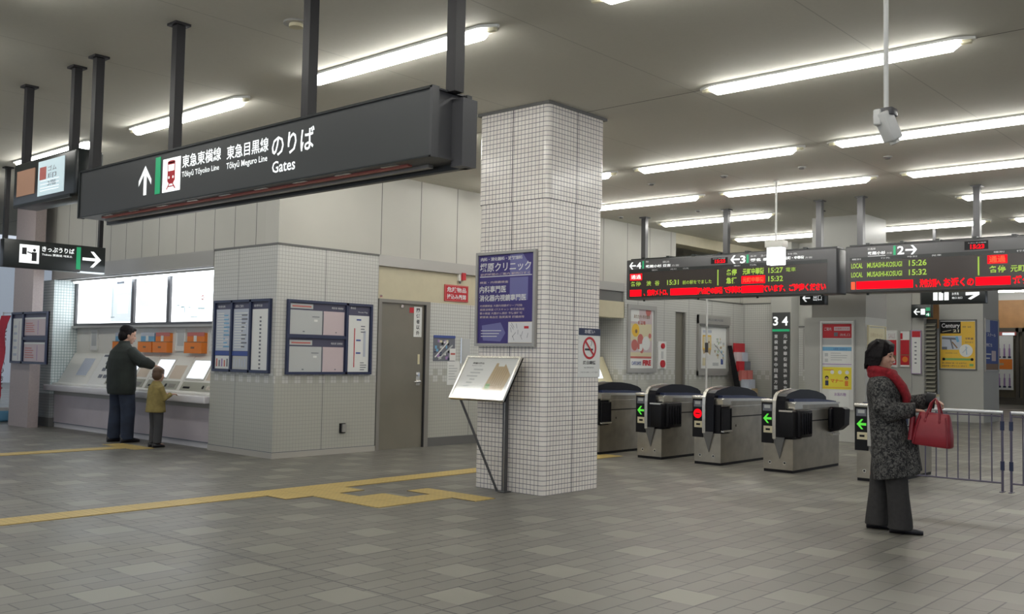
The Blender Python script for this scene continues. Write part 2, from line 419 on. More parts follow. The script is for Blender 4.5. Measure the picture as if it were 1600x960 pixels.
    def ball(s, c, r, mt, n=16, rot=None):
        r = (r, r, r) if isinstance(r, (int, float)) else r
        bm = bmesh.new(); bmesh.ops.create_uvsphere(bm, u_segments=n, v_segments=max(8, n//2), radius=1)
        R_ = rot or Matrix.Identity(3)
        bm.verts.index_update()
        s.add([V(c)+R_ @ V((q.co.x*r[0], q.co.y*r[1], q.co.z*r[2])) for q in bm.verts], [tuple(q.index for q in f.verts) for f in bm.faces], mt, True); bm.free()
        return s
    def xf(s, mtx, start=0):
        for i in range(start, len(s.v)): s.v[i] = mtx @ s.v[i]
        return s
    def split(s, name, parent, gap=.05):
        """one part for every separate word or mark"""
        n = len(s.g); bb = []
        for a, b, c, d in s.g:
            vs = s.v[a:b]; bb.append(([min(q[i] for q in vs)-gap/2 for i in range(3)], [max(q[i] for q in vs)+gap/2 for i in range(3)]))
        own = list(range(n))
        def root(i):
            while own[i] != i: i = own[i]
            return i
        for i in range(n):
            for j in range(i):
                if all(bb[i][0][k] <= bb[j][1][k] and bb[j][0][k] <= bb[i][1][k] for k in range(3)): own[root(i)] = root(j)
        out = []
        for r_ in sorted(set(root(i) for i in range(n))):
            q = MB()
            for i in range(n):
                if root(i) != r_: continue
                a, b, c, d = s.g[i]
                vs = s.v[a:b]; fs = [tuple(v-a for v in s.f[f]) for f in range(c, d)]
                q.add(vs, fs, s.ms[s.mi[c]], s.sm[c])
            out.append(q.build(name, parent, None, False))
        return out
    def build(s, name, parent=None, org=None, fix=True):
        if fix and name in ('lettering', 'led_message', 'platform_lettering') and parent is not None: return s.split(name, parent)
        if parent is not None: o_ = ORG[parent.name]
        elif org is not None: o_ = V(org)
        else:
            lo = [min(q[i] for q in s.v) for i in range(3)]; hi = [max(q[i] for q in s.v) for i in range(3)]
            o_ = V(((lo[0]+hi[0])/2, (lo[1]+hi[1])/2, lo[2]))
        me = bpy.data.meshes.new(name)
        me.from_pydata([q-o_ for q in s.v], [], s.f)
        for k in s.ms: me.materials.append(M[k])
        me.polygons.foreach_set('material_index', s.mi); me.polygons.foreach_set('use_smooth', s.sm)
        me.update()
        ob = bpy.data.objects.new(name, me); col.objects.link(ob)
        ob.location = (0, 0, 0) if parent is not None else o_
        if parent is not None: ob.parent = parent
        ORG[ob.name] = o_
        return ob

def tag(o, label, cat, group=None, kind=None):
    if label: o['label'] = label
    if cat: o['category'] = cat
    if group: o['group'] = group
    if kind: o['kind'] = kind
    return o
def thing(name, label, cat, loc=(0, 0, 0), group=None):
    o = bpy.data.objects.new(name, None); col.objects.link(o); o.location = loc; o.empty_display_size = .1
    ORG[o.name] = V(loc); return tag(o, label, cat, group)
def struct(mb, name, org=(0, 0, 0)):
    o = mb.build(name, None, org); o['kind'] = 'structure'; return o
def move_thing(root, delta, rotz=0):
    root.location = ORG[root.name]+V(delta); root.rotation_euler.z = rotz
def copy_tree(o, loc, label=None, group=None, rotz=None):
    r = o.copy(); col.objects.link(r); r.location = loc
    if rotz is not None: r.rotation_euler.z = rotz
    if label: r['label'] = label
    if group: r['group'] = group
    for c in list(o.children):
        k = c.copy(); col.objects.link(k); k.parent = r
        for g2 in list(c.children):
            q = g2.copy(); col.objects.link(q); q.parent = k
    return r

# ================================================================== THE SETTING
WX = -10.77; WY = 7.48
struct(MB().box(-45, 14, -8, 60, -.2, 0, 'floor'), 'floor')
struct(MB().box(-24, 14, -8, 60, CEIL, CEIL+.2, 'ceiling'), 'ceiling')

# west block: facet with notice boards (corner), its upper panels
q = MB(); q.box(-12.31, WX, WY, 9.22, 0, 2.83, 'tile'); struct(q, 'wall_corner')
q = MB(); q.box(-12.31, WX+.012, WY-.012, 9.22, 0, .075, 'plinth'); q = struct(q, 'baseboard_corner')
q = MB(); q.box(WX-.3, WX, WY, 9.22, 2.83, CEIL, 'panel_y2'); struct(q, 'wall_upper_right')
q = MB(); q.box(-18.4, WX-.3, WY, WY+.3, 2.83, CEIL, 'panel_x'); struct(q, 'wall_upper_left')
q = MB(); q.slab(FX(WX), WY-.01, 2.815, 9.22, 2.84, 0, .012, 'skirting'); q.slab(FY(WY), -12.31, 2.815, WX+.012, 2.84, 0, .012, 'skirting'); struct(q, 'trim_1')
# door wall, recessed a little
DX = WX-.05
q = MB(); q.box(DX-.3, DX, 10.27, 13.0, 0, 2.20, 'tile_door'); struct(q, 'wall_beside_door')
q = MB(); q.box(DX-.3, DX, 9.22, 13.0, 2.20, 2.68, 'beige'); q.box(WX-.3, WX, 13.0, 15.42, 2.17, 2.48, 'beige'); struct(q, 'wall_beige_panel')
q = MB(); q.box(DX-.3, WX, 9.22, 15.42, 2.68, 2.84, 'fascia'); q.box(DX-.28, WX-.03, 13.0, 15.42, 2.48, 2.68, 'skirting'); struct(q, 'trim_2')
q = MB(); q.box(WX-.3, WX-.004, 9.22, 17.24, 2.84, CEIL, 'panel_y'); struct(q, 'wall_upper_gate_side')
q = MB(); q.box(DX, DX+.03, 10.29, 13.0, 0, .13, 'skirting'); struct(q, 'baseboard_door')
# door_1
F = FX(DX)
q = MB(); q.slab(F, 9.30, 0.0, 10.17, 2.15, 0, .02, 'door'); dr = struct(q, 'door_1', (DX, 9.73, 0))
q = MB(); q.slab(F, 9.24, 0, 9.30, 2.20, 0, .05, 'doorframe'); q.slab(F, 10.17, 0, 10.27, 2.20, 0, .05, 'doorframe'); q.slab(F, 9.30, 2.15, 10.17, 2.20, 0, .05, 'doorframe')
q.slab(F, 10.165, 0, 10.185, 2.15, .02, .052, 'blk_matt'); q.build('door_frame', dr)
q = MB(); q.slab(F, 10.02, .93, 10.10, 1.13, .02, .028, 'steel_l'); q.tube([F.P(10.06, .99, .02), F.P(10.06, .99, .08)], .022, 'chrome'); q.tube([F.P(10.06, .99, .08), F.P(9.93, .985, .085)], .012, 'chrome'); q.tube([F.P(10.06, 1.09, .02), F.P(10.06, 1.09, .045)], .025, 'chrome'); q.build('door_handle', dr)
q = MB(); q.slab(F, 9.25, 2.22, 9.29, 2.25, .05, .06, 'chrome'); q.slab(F, 9.68, 2.09, 9.72, 2.13, .02, .045, 'steel_l'); q.build('door_closer', dr)

# recess right of the big column (fare adjustment niche)
q = MB(); q.box(WX-1.3, WX, 15.40, 17.24, 0, 2.84, 'tile'); struct(q, 'wall_gate_side')
q = MB(); q.box(WX-1.4, WX-.9, 13.0, 15.40, 0, 2.2, 'tile_door'); struct(q, 'wall_niche_back')
# passage door 2 and the map wall
F = FX(WX-.06)
q = MB(); q.slab(F, 17.24, 0, 17.66, 2.38, -.1, 0, 'door'); d2 = struct(q, 'door_2', (WX-.06, 17.45, 0))
q = MB(); q.slab(F, 17.24, 0, 17.28, 2.38, 0, .05, 'doorframe'); q.slab(F, 17.62, 0, 17.66, 2.38, 0, .05, 'doorframe'); q.build('door_frame', d2)
q = MB(); q.box(WX-1.3, WX, 17.24, 17.66, 2.38, 2.84, 'tile'); q.box(WX-1.3, WX, 17.66, 20.4, 0, 2.69, 'tile'); struct(q, 'wall_map_side')
q = MB(); q.box(WX-1.3, WX-.004, 17.24, 20.4, 2.69, 3.36, 'panel_y2'); q.slab(FX(WX), 17.24, 2.675, 20.1, 2.70, 0, .01, 'skirting'); struct(q, 'wall_map_upper')
q = MB(); q.box(WX-.4, WX-.004, 17.24, 30, 3.80, CEIL, 'beige'); struct(q, 'trim_3')
q = MB(); q.box(-14.2, -14.0, 17.24, 40, 0, CEIL, 'colgrey_d'); struct(q, 'wall_behind_opening')
# wall that turns the corner behind the gates
q = MB(); q.box(WX, -9.98, 20.1, 20.4, 0, 2.69, 'tile'); q.box(WX, -9.98, 20.1, 20.4, 2.69, 3.4, 'panel_x2'); q.slab(FY(20.1), WX, 2.675, -9.98, 2.70, 0, .01, 'skirting'); struct(q, 'wall_rear_corner')
q = MB(); q.box(-9.98, -9.50, 19.92, 20.5, 0, CEIL, 'colgrey'); struct(q, 'wall_rear_pier')
q = MB(); q.box(-9.50, -8.9, 20.3, 20.6, 0, 2.16, 'tile'); q.box(-9.5, -8.9, 20.3, 20.6, 2.16, CEIL, 'colgrey'); q.slab(FY(20.3), -9.5, 2.15, -8.9, 2.18, 0, .01, 'skirting'); struct(q, 'wall_rear_poster')
# grey column with the poster board
q = MB(); q.box(-7.75, -6.63, 16.80, 17.79, 0, 2.20, 'colgrey'); q.box(-7.62, -6.63, 16.82, 17.79, 2.20, 2.78, 'colgrey_d'); q.box(-7.62, -6.64, 16.82, 17.79, 2.78, CEIL, 'colgrey')
struct(q, 'wall_grey_column', (-7.2, 17.3, 0))
# rear walls with small posters and louvres
q = MB(); q.box(-11.5, -8.52, 24.5, 24.8, 0, CEIL, 'colgrey'); q.box(-8.52, -8.24, 24.55, 24.8, 0, 2.6, 'colgrey'); q.box(-8.52, -8.24, 24.55, 24.8, 2.6, CEIL, 'panel_x2'); struct(q, 'wall_rear_posters')
q = MB(); q.box(-8.34, -7.95, 24.62, 24.8, 0, .60, 'white'); q.box(-8.34, -7.95, 24.54, 24.8, .60, .66, 'cream'); struct(q, 'wall_below_louvre')
q = MB(); q.box(-8.24, -8.0, 24.75, 24.8, .66, 2.5, 'louvre_d')
for i in range(18):
    z = .70+i*.10
    q.add([(-8.24, 24.74, z), (-8.0, 24.74, z), (-8.0, 24.64, z-.045), (-8.24, 24.64, z-.045)], [(0, 1, 2, 3)], 'louvre')
    q.add([(-8.24, 24.64, z-.045), (-8.0, 24.64, z-.045), (-8.0, 24.64, z-.075), (-8.24, 24.64, z-.075)], [(0, 1, 2, 3)], 'louvre')
struct(q, 'window_1')
q = MB(); q.box(-8.05, -7.03, 25.1, 26.4, 0, CEIL, 'colgrey'); struct(q, 'wall_square_column', (-7.5, 25.7, 0))
# shop far behind
Fs = FY(38)
q = MB(); q.box(-14, -2, 38.4, 38.7, 0, CEIL, 'farwall'); q.box(-14, -2, 38, 38.4, 2.75, 3.75, 'wood'); q.box(-14, -2, 38, 38.4, 3.75, CEIL, 'white'); struct(q, 'wall_shop_front')
q = MB()
for a in (-10.35, -9.55, -9.33, -8.1, -6.9): q.slab(Fs, a, 0, a+.10, 2.75, -.1, .05, 'shopframe')
q.slab(Fs, -10.4, 2.6, -6, 2.75, -.1, .05, 'shopframe'); q.slab(Fs, -10.4, 0, -6, .25, -.1, .03, 'shopframe'); q.slab(Fs, -9.4, 1.3, -6, 1.36, -.05, .04, 'shopframe')
q.slab(Fs, -10.4, .2, -6, 2.65, -.2, -.12, 'shopglass'); struct(q, 'window_2')
# left end: jamb of the ticket bay, brown pillar, far hall
q = MB(); q.box(-18.4, -17.50, WY, 8.2, 0, 2.60, 'tile_jamb'); q.box(-18.4, -17.49, WY-.01, 8.2, 0, .16, 'skirting'); struct(q, 'wall_bay_end')
q = MB(); q.box(-18.28, -17.47, 7.10, 7.28, 0, CEIL, 'pillar')
struct(q, 'wall_brown_pillar', (-17.87, 7.2, 0))
q = MB(); q.box(-40, -39.7, -4, 40, 0, 5, 'farwall'); q.box(-40, -30, 5.2, 5.3, 0, .01, 'white'); struct(q, 'wall_far_hall')
# ticket bay shell
q = MB(); q.box(-17.5, -12.31, WY, 8.3, 2.60, 2.66, 'fascia'); q.slab(FY(WY), -17.6, 2.60, -12.31, 2.83, -.1, .012, 'fascia'); struct(q, 'trim_4')
q = MB(); q.box(-17.5, -12.31, 7.92, 8.2, 0, 2.62, 'ivory'); struct(q, 'wall_bay_back')
q = MB(); q.box(-17.5, -12.31, 7.56, 7.92, .08, .64, 'counter'); q.box(-17.5, -12.31, 7.57, 7.9, 0, .08, 'ledge'); q.box(-17.5, -12.31, 7.552, 7.57, .075, .09, 'ink')
q.box(-17.48, -12.31, 7.545, 7.565, .57, .64, 'colgrey_d'); struct(q, 'wall_bay_counter')

# ================================================================== BIG TILED COLUMN
bm = bmesh.new(); bmesh.ops.create_cube(bm, size=1)
q = MB()
def rbox(q, x0, x1, y0, y1, z0, z1, mt, b=.03):
    pts = []
    for cx, cy, a0 in ((x1-b, y0+b, -90), (x1-b, y1-b, 0), (x0+b, y1-b, 90), (x0+b, y0+b, 180)):
        for k in range(5):
            a = math.radians(a0+k*22.5); pts.append((cx+b*math.cos(a), cy+b*math.sin(a)))
    q.prism(Fr((0, 0, 0), (1, 0, 0), (0, 1, 0), (0, 0, 1)), pts, z0, z1, mt, False)
rbox(q, -7.21, -6.26, 7.57, 8.52, 0, 3.02, 'coltile', .055)
rbox(q, -7.222, -6.25, 7.56, 8.53, 3.02, CEIL-.012, 'coltile', .055)
q.box(-7.24, -6.233, 7.545, 8.55, CEIL-.03, CEIL, 'skirting')
bm.free()
struct(q, 'wall_tiled_column', (-6.73, 8.05, 0))

# tactile paving: yellow strips let into the floor
def pave(cells, label):
    q = MB()
    for x0, x1, y0, y1 in cells: q.box(x0, x1, y0, y1, 0.0, .006, 'tactile')
    tag(q.build('tactile_paving'), label, 'tactile paving')
pave([(-8.35, -8.04, .6, 11.5)], 'long yellow tactile paving strip running across the floor past the tiled column to the gates')
pave([(-8.04, -7.73, 5.54, 6.5), (-7.73, -6.77, 5.86, 6.18), (-7.43, -6.77, 6.18, 6.5), (-7.08, -6.77, 6.5, 6.80), (-7.42, -6.46, 6.80, 7.09)], 'stepped yellow tactile paving branch leading to the tilted map stand at the column')
pave([(-13.45, -13.15, 1.5, 6.70), (-13.85, -12.90, 6.70, 7.0)], 'thin far yellow tactile paving line ending in a square at the ticket machines')

# ================================================================== CEILING LIGHTS
LL = 2.50
def make_light():
    t = thing('fluorescent_light', '', 'ceiling light', (0, 0, 0))
    q = MB()   # tapered white reflector trough
    n = 6
    h = LL/2
    q.prism(Fr((0, 0, 0), (1, 0, 0), (0, 1, 0), (0, 0, -1)), [(-h, -.012), (-h+.14, -.085), (h-.14, -.085), (h, -.012), (h, .012), (h-.14, .085), (-h+.14, .085), (-h, .012)], 0.0, .022, 'trough')
    q.build('light_housing', t)
    q = MB()
    ang = [math.pi*k/8 for k in range(9)]
    rings = []
    for x, s_ in ((-h+.10, .3), (-h+.18, 1), (h-.18, 1), (h-.10, .3)):
        rings.append([(x, .068*s_*math.cos(a), -.018-.072*s_*math.sin(a)) for a in ang])
    q.loft(rings, 'tube', True, True); q.build('light_tube', t)
    for s_ in (-1, 1):
        q = MB(); q.bev(s_*(h-.07)-.045, s_*(h-.07)+.045, -.022, .022, -.05, -.015, 'socket', .008); q.build('tube_socket', t)
    return t
L0 = None
def place_light(x0, x1, y, label, grp='white fluorescent ceiling lights'):
    global L0
    loc = ((x0+x1)/2, y, CEIL)
    if L0 is None:
        L0 = make_light(); L0.location = loc; L0['label'] = label; L0['group'] = grp
    else: copy_tree(L0, loc, label, grp)
rows = [
 (5.55, [(-14.45, 'fluorescent ceiling light above the ticket counter sign at the far left'), (-11.08, 'fluorescent ceiling light crossed by a dark sign pole, above the long gates sign'), (-7.62, 'bright nearest fluorescent ceiling light left of the tiled column, crossed by the rightmost sign pole'), (-4.22, 'fluorescent ceiling light only just entering the picture at its top edge')]),
 (8.13, [(-10.37, 'fluorescent ceiling light whose tip peeks out between the gates sign and tiled column'), (-4.82, 'long nearest fluorescent ceiling light at upper right, crossed by the white camera pole')]),
 (11.05, [(-10.37, 'fluorescent ceiling light with only its tip showing right of the tiled column'), (-7.60, 'fluorescent ceiling light right of the column top, ending left of the white camera'), (-4.82, 'fluorescent ceiling light running behind the hanging white camera'), (-2.0, 'fluorescent ceiling light in the camera row beyond the right edge')]),
 (13.43, [(-10.37, 'fluorescent ceiling light starting beside the tiled column, above the left departure board'), (-7.62, 'fluorescent ceiling light crossing above the thin white pole of the hanging box'), (-4.82, 'fluorescent ceiling light at the right edge below the camera row'), (-2.0, 'fluorescent ceiling light over the fence beyond the right edge')]),
 (15.8, [(-10.30, 'fluorescent ceiling light crossed by the middle pole of the left departure board'), (-4.82, 'fluorescent ceiling light crossed by the pole of the right departure board'), (-2.0, 'fluorescent ceiling light behind the right departure board poles, further right')]),
 (18.7, [(-10.30, 'short looking fluorescent ceiling light behind the hanging white box'), (-7.58, 'fluorescent ceiling light starting at the grey column top, above the right board'), (-4.80, 'fluorescent ceiling light low at the right edge, one row behind the pole')]),
 (21.3, [(-10.30, 'low distant fluorescent ceiling light just above the left departure board'), (-7.58, 'low distant fluorescent ceiling light just above the right departure board'), (-4.80, 'distant fluorescent ceiling light at the right edge touching the right departure board')]),
]
for y, xs in rows:
    for x, lb in xs: place_light(x, x+LL, y, lb)
for x, y, lb in ((-10.8, 36.5, 'far fluorescent ceiling light in front of the shop, seen beneath the right board'), (-7.6, 29, 'far fluorescent ceiling light behind the square yellow poster column'), (-13.0, 29, 'far fluorescent ceiling light behind the rear walls'),
                 (-17.9, 5.55, 'fluorescent ceiling light at the left edge beyond the brown pillar'), (-7.6, 2.7, 'fluorescent ceiling light over the viewer, above the picture'), (-4.2, 2.7, 'fluorescent ceiling light overhead to the right, above the picture'), (-1.2, 5.55, 'fluorescent ceiling light outside the picture at upper right'), (-11.1, 2.7, 'fluorescent ceiling light overhead at left, above the picture'), (-7.6, -.5, 'unseen fluorescent ceiling light added behind the viewer at left'), (-.8, 2.7, 'unseen fluorescent ceiling light behind the viewer at right'), (-4.2, -3.3, 'unseen fluorescent ceiling light added two rows behind the viewer'), (-.8, -.5, 'unseen fluorescent ceiling light added behind the viewer, far right'), (-4.2, -.5, 'fluorescent ceiling light behind the viewer')):  # further fixtures behind the viewer are unseen, added for more frontal light
    place_light(x, x+LL, y, lb)

# round ceiling fittings
def ceil_disc(x, y, r, label, grp):
    q = MB(); F = Fr((x, y, CEIL), (1, 0, 0), (0, 1, 0), (0, 0, -1))
    q.prism(F, [(r*math.cos(k*.314), r*math.sin(k*.314)) for k in range(20)], 0, .012, 'fascia', True)
    q.prism(F, [(r*.6*math.cos(k*.314), r*.6*math.sin(k*.314)) for k in range(20)], .012, .03, 'skirting', True)
    tag(q.build('ceiling_speaker'), label, 'ceiling fitting', grp)
for x, y, lb in ((-4.56, 12.28, 'rightmost small round ceiling fitting in the nearer row'), (-5.71, 12.27, 'small round ceiling fitting left of the rightmost one'), (-6.86, 12.23, 'middle small round ceiling fitting in the nearer row'), (-8.03, 12.15, 'small round ceiling fitting nearest the tiled column'), (-8.83, 14.84, 'small round ceiling fitting between the two left board poles'), (-10.39, 14.72, 'small round ceiling fitting near the wall beside the first board pole')):
    ceil_disc(x, y, .055, lb, 'small round ceiling fittings')
q = MB(); F = Fr((-6.36, 4.52, CEIL), (1, 0, 0), (0, 1, 0), (0, 0, -1))
q.prism(F, [(.10*math.cos(k*.314), .10*math.sin(k*.314)) for k in range(20)], 0, .015, 'fascia', True); q.prism(F, [(.055*math.cos(k*.314), .055*math.sin(k*.314)) for k in range(20)], .015, .04, 'cream', True)
tag(q.build('smoke_detector'), 'round smoke detector on the ceiling behind a pole of the gates sign', 'smoke detector')

# ================================================================== HANGING SIGNS
def pole(parent, x, y, z0, z1, w_=.07, mt='pole', dp=None, name='pole'):
    dp = dp or w_
    q = MB(); q.box(x-w_/2, x+w_/2, y-dp/2, y+dp/2, z0, z1, mt)
    q.box(x-w_/2-.03, x+w_/2+.03, y-dp/2-.03, y+dp/2+.03, z1-.02, z1, mt)
    return q.build(name, parent)

# long gates sign
t = thing('hanging_sign', 'long dark overhead sign with up arrow, red train symbol and white Gates lettering', 'sign', (-6.2, 3.95, 2.52))
q = MB()
q.box(-8.44, -4.00, 3.80, 4.06, 2.535, 2.545, 'signedge'); q.box(-8.44, -4.0, 3.80, 4.06, 2.93, 2.94, 'signedge')
q.box(-8.44, -4.02, 3.83, 4.05, 2.55, 2.93, 'signedge'); q.build('sign_case', t)
q = MB(); q.box(-8.45, -4.00, 3.795, 3.835, 2.54, 2.935, 'signblk')
q.box(-8.46, -8.435, 3.785, 3.84, 2.53, 2.945, 'signdk'); q.box(-4.015, -3.995, 3.785, 3.84, 2.53, 2.945, 'signedge'); q.box(-8.45, -4.0, 3.785, 3.80, 2.93, 2.945, 'signdk'); q.box(-8.45, -4.0, 3.785, 3.80, 2.53, 2.54, 'signdk'); q.build('front_panel', t)
q = MB(); q.box(-8.45, -3.97, 4.045, 4.085, 2.50, 2.935, 'signblk'); q.box(-4.02, -3.93, 3.97, 4.09, 2.50, 2.90, 'signedge'); q.build('rear_panel', t)
q = MB(); q.box(-8.2, -4.3, 3.88, 3.92, 2.525, 2.536, 'pinkred'); q.box(-8.3, -4.2, 3.96, 4.0, 2.515, 2.536, 'fascia')  # rose strip is a reflection line painted along the sign's underside
for k in range(9): q.box(-8.1+k*.45, -7.95+k*.45, 3.84, 3.87, 2.53, 2.536, 'steel_l')
q.build('underside_rail_reflection', t)
F = FY(3.795)
q = MB(); d = .004
q.slab(F, -7.315, 2.625, -7.275, 2.80, 0, d, 'text_w')
q.poly(F, [(-7.295, 2.862), (-7.395, 2.745), (-7.395, 2.70), (-7.295, 2.81), (-7.195, 2.70), (-7.195, 2.745)], d, 'text_w')
q.build('arrow_symbol', t)
q = MB(); q.slab(F, -7.135, 2.615, -7.06, 2.905, 0, d, 'green_bar'); q.build('green_bar', t)
q = MB(); q.slab(F, -7.02, 2.615, -6.76, 2.875, 0, d, 'text_w'); 
fx = F; cx = -6.89
q.slab(fx, cx-.055, 2.70, cx+.055, 2.845, d, d+.001, 'red'); q.slab(fx, cx-.045, 2.775, cx+.045, 2.825, d+.001, d+.002, 'text_w')
q.disc(fx, cx, 2.845, .055, d+.001, 'red', 20, .012); q.disc(fx, cx-.03, 2.725, .011, d+.002, 'text_w'); q.disc(fx, cx+.03, 2.725, .011, d+.002, 'text_w')
q.poly(fx, [(cx-.055, 2.70), (cx-.03, 2.675), (cx+.03, 2.675), (cx+.055, 2.70)], d+.001, 'red')
q.line(fx, (cx-.025, 2.675), (cx-.065, 2.635), .012, d+.0012, 'red'); q.line(fx, (cx+.025, 2.675), (cx+.065, 2.635), .012, d+.0012, 'red')
q.slab(fx, cx-.04, 2.652, cx+.04, 2.660, d, d+.0013, 'red'); q.build('train_symbol', t)
q = MB(); d = .003
q.text(F, -6.735, 2.775, -6.20, 2.875, '東急東横線', d, 'text_w', bold=.012); q.text(F, -6.735, 2.695, -6.22, 2.75, 'Tōkyū Tōyoko Line', d, 'text_w', bold=.01)
q.build('line_name_lettering', t)
q = MB(); q.text(F, -6.125, 2.765, -5.61, 2.865, '東急目黒線', d, 'text_w', bold=.012); q.text(F, -6.125, 2.685, -5.62, 2.745, 'Tōkyū Meguro Line', d, 'text_w', bold=.01)
q.build('line_name_lettering', t)
q = MB(); q.text(F, -5.57, 2.715, -5.10, 2.87, 'のりば', d, 'text_w', bold=.012); q.text(F, -5.56, 2.605, -5.30, 2.685, 'Gates', d, 'text_w', bold=.012)
q.build('lettering', t)
for x in (-8.52, -7.14, -5.385, -3.98): pole(t, x, 3.95, 2.9 if x < -4 else 2.93, CEIL, .075)

# lightbox behind at the left
t = thing('lightbox_sign', 'dark overhead advertising lightbox with brown panel and glowing white map panel, far left', 'sign', (-9.4, 3.98, 2.77))
q = MB(); q.bev(-10.08, -8.70, 3.86, 4.12, 2.77, 3.21, 'signdk', .03); q.build('sign_case', t)
F = FY(3.86); q = MB(); q.slab(F, -9.97, 2.87, -9.56, 3.12, 0, .006, 'lit_orange'); q.build('brown_panel', t)
q = MB(); q.slab(F, -9.48, 2.83, -8.92, 3.16, 0, .006, 'lit_dim'); q.slab(F, -9.44, 2.98, -9.30, 3.10, .006, .008, 'pinkred')
for b, tx in ((3.07, 'ゴム'), (3.0, '印'), (2.93, '3階')): q.text(F, -9.26, b-.02, -9.08, b+.03, tx, .0075, 'ink')
for b in (2.965, 2.93, 2.895, 2.87): q.slab(F, -9.42, b, -9.02, b+.008, .006, .0075, 'lit_soft')
q.build('lit_panel', t)
q = MB(); q.box(-10.0, -8.75, 3.84, 3.86, 2.76, 2.785, 'signdk'); q.build('bottom_rail', t)
for x in (-10.06, -9.0): pole(t, x, 3.97, 3.2, CEIL, .07)

# ticket hall sign, faces +X
t = thing('ticket_sign', 'small dark overhead sign with ticket buying pictogram and right arrow above the counter', 'sign', (-14.85, 6.33, 2.55))
q = MB(); q.bev(-14.95, -14.80, 5.58, 7.09, 2.56, 2.97, 'signdk', .008); q.build('sign_case', t)
F = FX(-14.80)
q = MB(); q.slab(F, 5.80, 2.635, 6.08, 2.905, 0, .005, 'text_w'); q.slab(F, 5.835, 2.76, 5.90, 2.86, .005, .007, 'text_k'); q.disc(F, 6.01, 2.83, .022, .007, 'text_k'); q.slab(F, 5.975, 2.67, 6.045, 2.80, .005, .007, 'text_k'); q.line(F, (5.98, 2.78), (5.91, 2.80), .018, .007, 'text_k'); q.build('pictogram', t)
q = MB(); q.text(F, 6.12, 2.825, 6.60, 2.905, 'きっぷうりば', .004, 'text_w', bold=.02); q.text(F, 6.12, 2.765, 6.57, 2.80, 'Tickets 票務処 매표소', .004, 'text_w', bold=.01); q.build('lettering', t)
q = MB(); q.slab(F, 6.635, 2.60, 6.70, 2.94, 0, .005, 'green_bar'); q.build('green_bar', t)
q = MB(); q.slab(F, 6.73, 2.745, 6.95, 2.79, 0, .005, 'text_w'); q.poly(F, [(7.02, 2.768), (6.90, 2.89), (6.85, 2.89), (6.955, 2.768), (6.85, 2.645), (6.90, 2.645)], .006, 'text_w'); q.build('arrow_symbol', t)
q = MB(); q.slab(F, 6.70, 2.555, 7.08, 2.575, -.1, .004, 'lit_soft'); q.build('light_slit', t)
pole(t, -14.87, 5.62, 2.95, CEIL, .06); pole(t, -14.87, 7.03, 2.95, CEIL, .06)

# ================================================================== DEPARTURE BOARDS
def arrow_h(q, F, a, b, L, h, d, mt, left=True, th=.2):
    s_ = 1 if left else -1
    q.slab(F, min(a+s_*.15*L, a+s_*L), b-h*.09, max(a+s_*.15*L, a+s_*L), b+h*.09, 0, d, mt)
    q.poly(F, [(a, b), (a+s_*h*.42, b+h*.5), (a+s_*h*.42+s_*h*th*1.2, b+h*.5), (a+s_*h*th*1.2, b), (a+s_*h*.42+s_*h*th*1.2, b-h*.5), (a+s_*h*.42, b-h*.5)][::(1 if left else -1)], d, mt)
def board(x0, x1, label, poles):
    t = thing('departure_board', label, 'departure board', ((x0+x1)/2, 15.0, 2.47))
    q = MB(); q.bev(x0, x1, 14.80, 15.20, 2.48, 3.21, 'signedge', .02); q.build('board_case', t)
    q = MB(); q.box(x0+.03, x1-.03, 14.9, 15.15, 3.20, 3.24, 'signdk')
    for k in range(7): q.box(x0+.3+k*.52, x0+.36+k*.52, 14.86, 15.1, 3.20, 3.255, 'signdk')
    for k in range(4): q.tube([(x0+.3+k*(x1-x0-.6)/3, 14.95, 2.45), (x0+.3+k*(x1-x0-.6)/3, 14.95, 2.485)], .02, 'signdk')
    q.build('case_fittings', t)
    for x in poles: pole(t, x, 15.03, 3.22, CEIL, .09, 'pole_g')
    return t
F = FY(14.80); d = .006
t = board(-10.31, -6.30, 'left red and green LED departure board for platforms 4 and 3', (-10.07, -8.37, -6.68))
q = MB(); q.slab(F, -10.24, 2.51, -6.45, 3.02, 0, .004, 'led_glass'); q.slab(F, -10.24, 2.975, -6.45, 3.03, .004, .006, 'signdk'); DG = q.build('display_glass', t)
q = MB(); q.slab(F, -8.54, 3.055, -8.22, 3.16, 0, .005, 'black'); q.text(F, -8.46, 3.065, -8.26, 3.125, '15:23', .007, 'led_r', bold=.03); q.text(F, -8.50, 3.135, -8.26, 3.15, 'ただいまの時刻', .007, 'text_w0'); q.build('clock_display', t)
q = MB(); F2 = F
arrow_h(q, F, -10.24, 3.10, .14, .13, d, 'text_w'); q.text(F, -10.08, 3.04, -9.98, 3.16, '4', d, 'text_w', bold=.02); q.slab(F, -9.955, 3.04, -9.925, 3.18, 0, d, 'green_bar')
q.text(F, -9.88, 3.145, -9.82, 3.18, '渋谷', d, 'text_w0', bold=.02); q.text(F, -9.88, 3.05, -9.35, 3.10, '武蔵小杉 日吉', d, 'text_w', bold=.02); q.text(F, -9.52, 3.12, -9.38, 3.16, '横浜', d, 'text_w0'); q.text(F, -9.33, 3.05, -9.18, 3.085, '方面', d, 'text_w0')
q.build('platform_lettering', t); q = MB(); arrow_h(q, F, -8.16, 3.11, .17, .14, d, 'text_w'); q.text(F, -7.98, 3.04, -7.88, 3.17, '3', d, 'text_w', bold=.02); q.slab(F, -7.86, 3.04, -7.825, 3.18, 0, d, 'green_bar')
q.text(F, -7.79, 3.06, -7.36, 3.11, '菊名 横浜', d, 'text_w', bold=.02); q.text(F, -7.79, 3.135, -7.68, 3.165, '各停', d, 'text_w0'); q.text(F, -7.6, 3.13, -7.48, 3.165, '急行', d, 'text_w0')
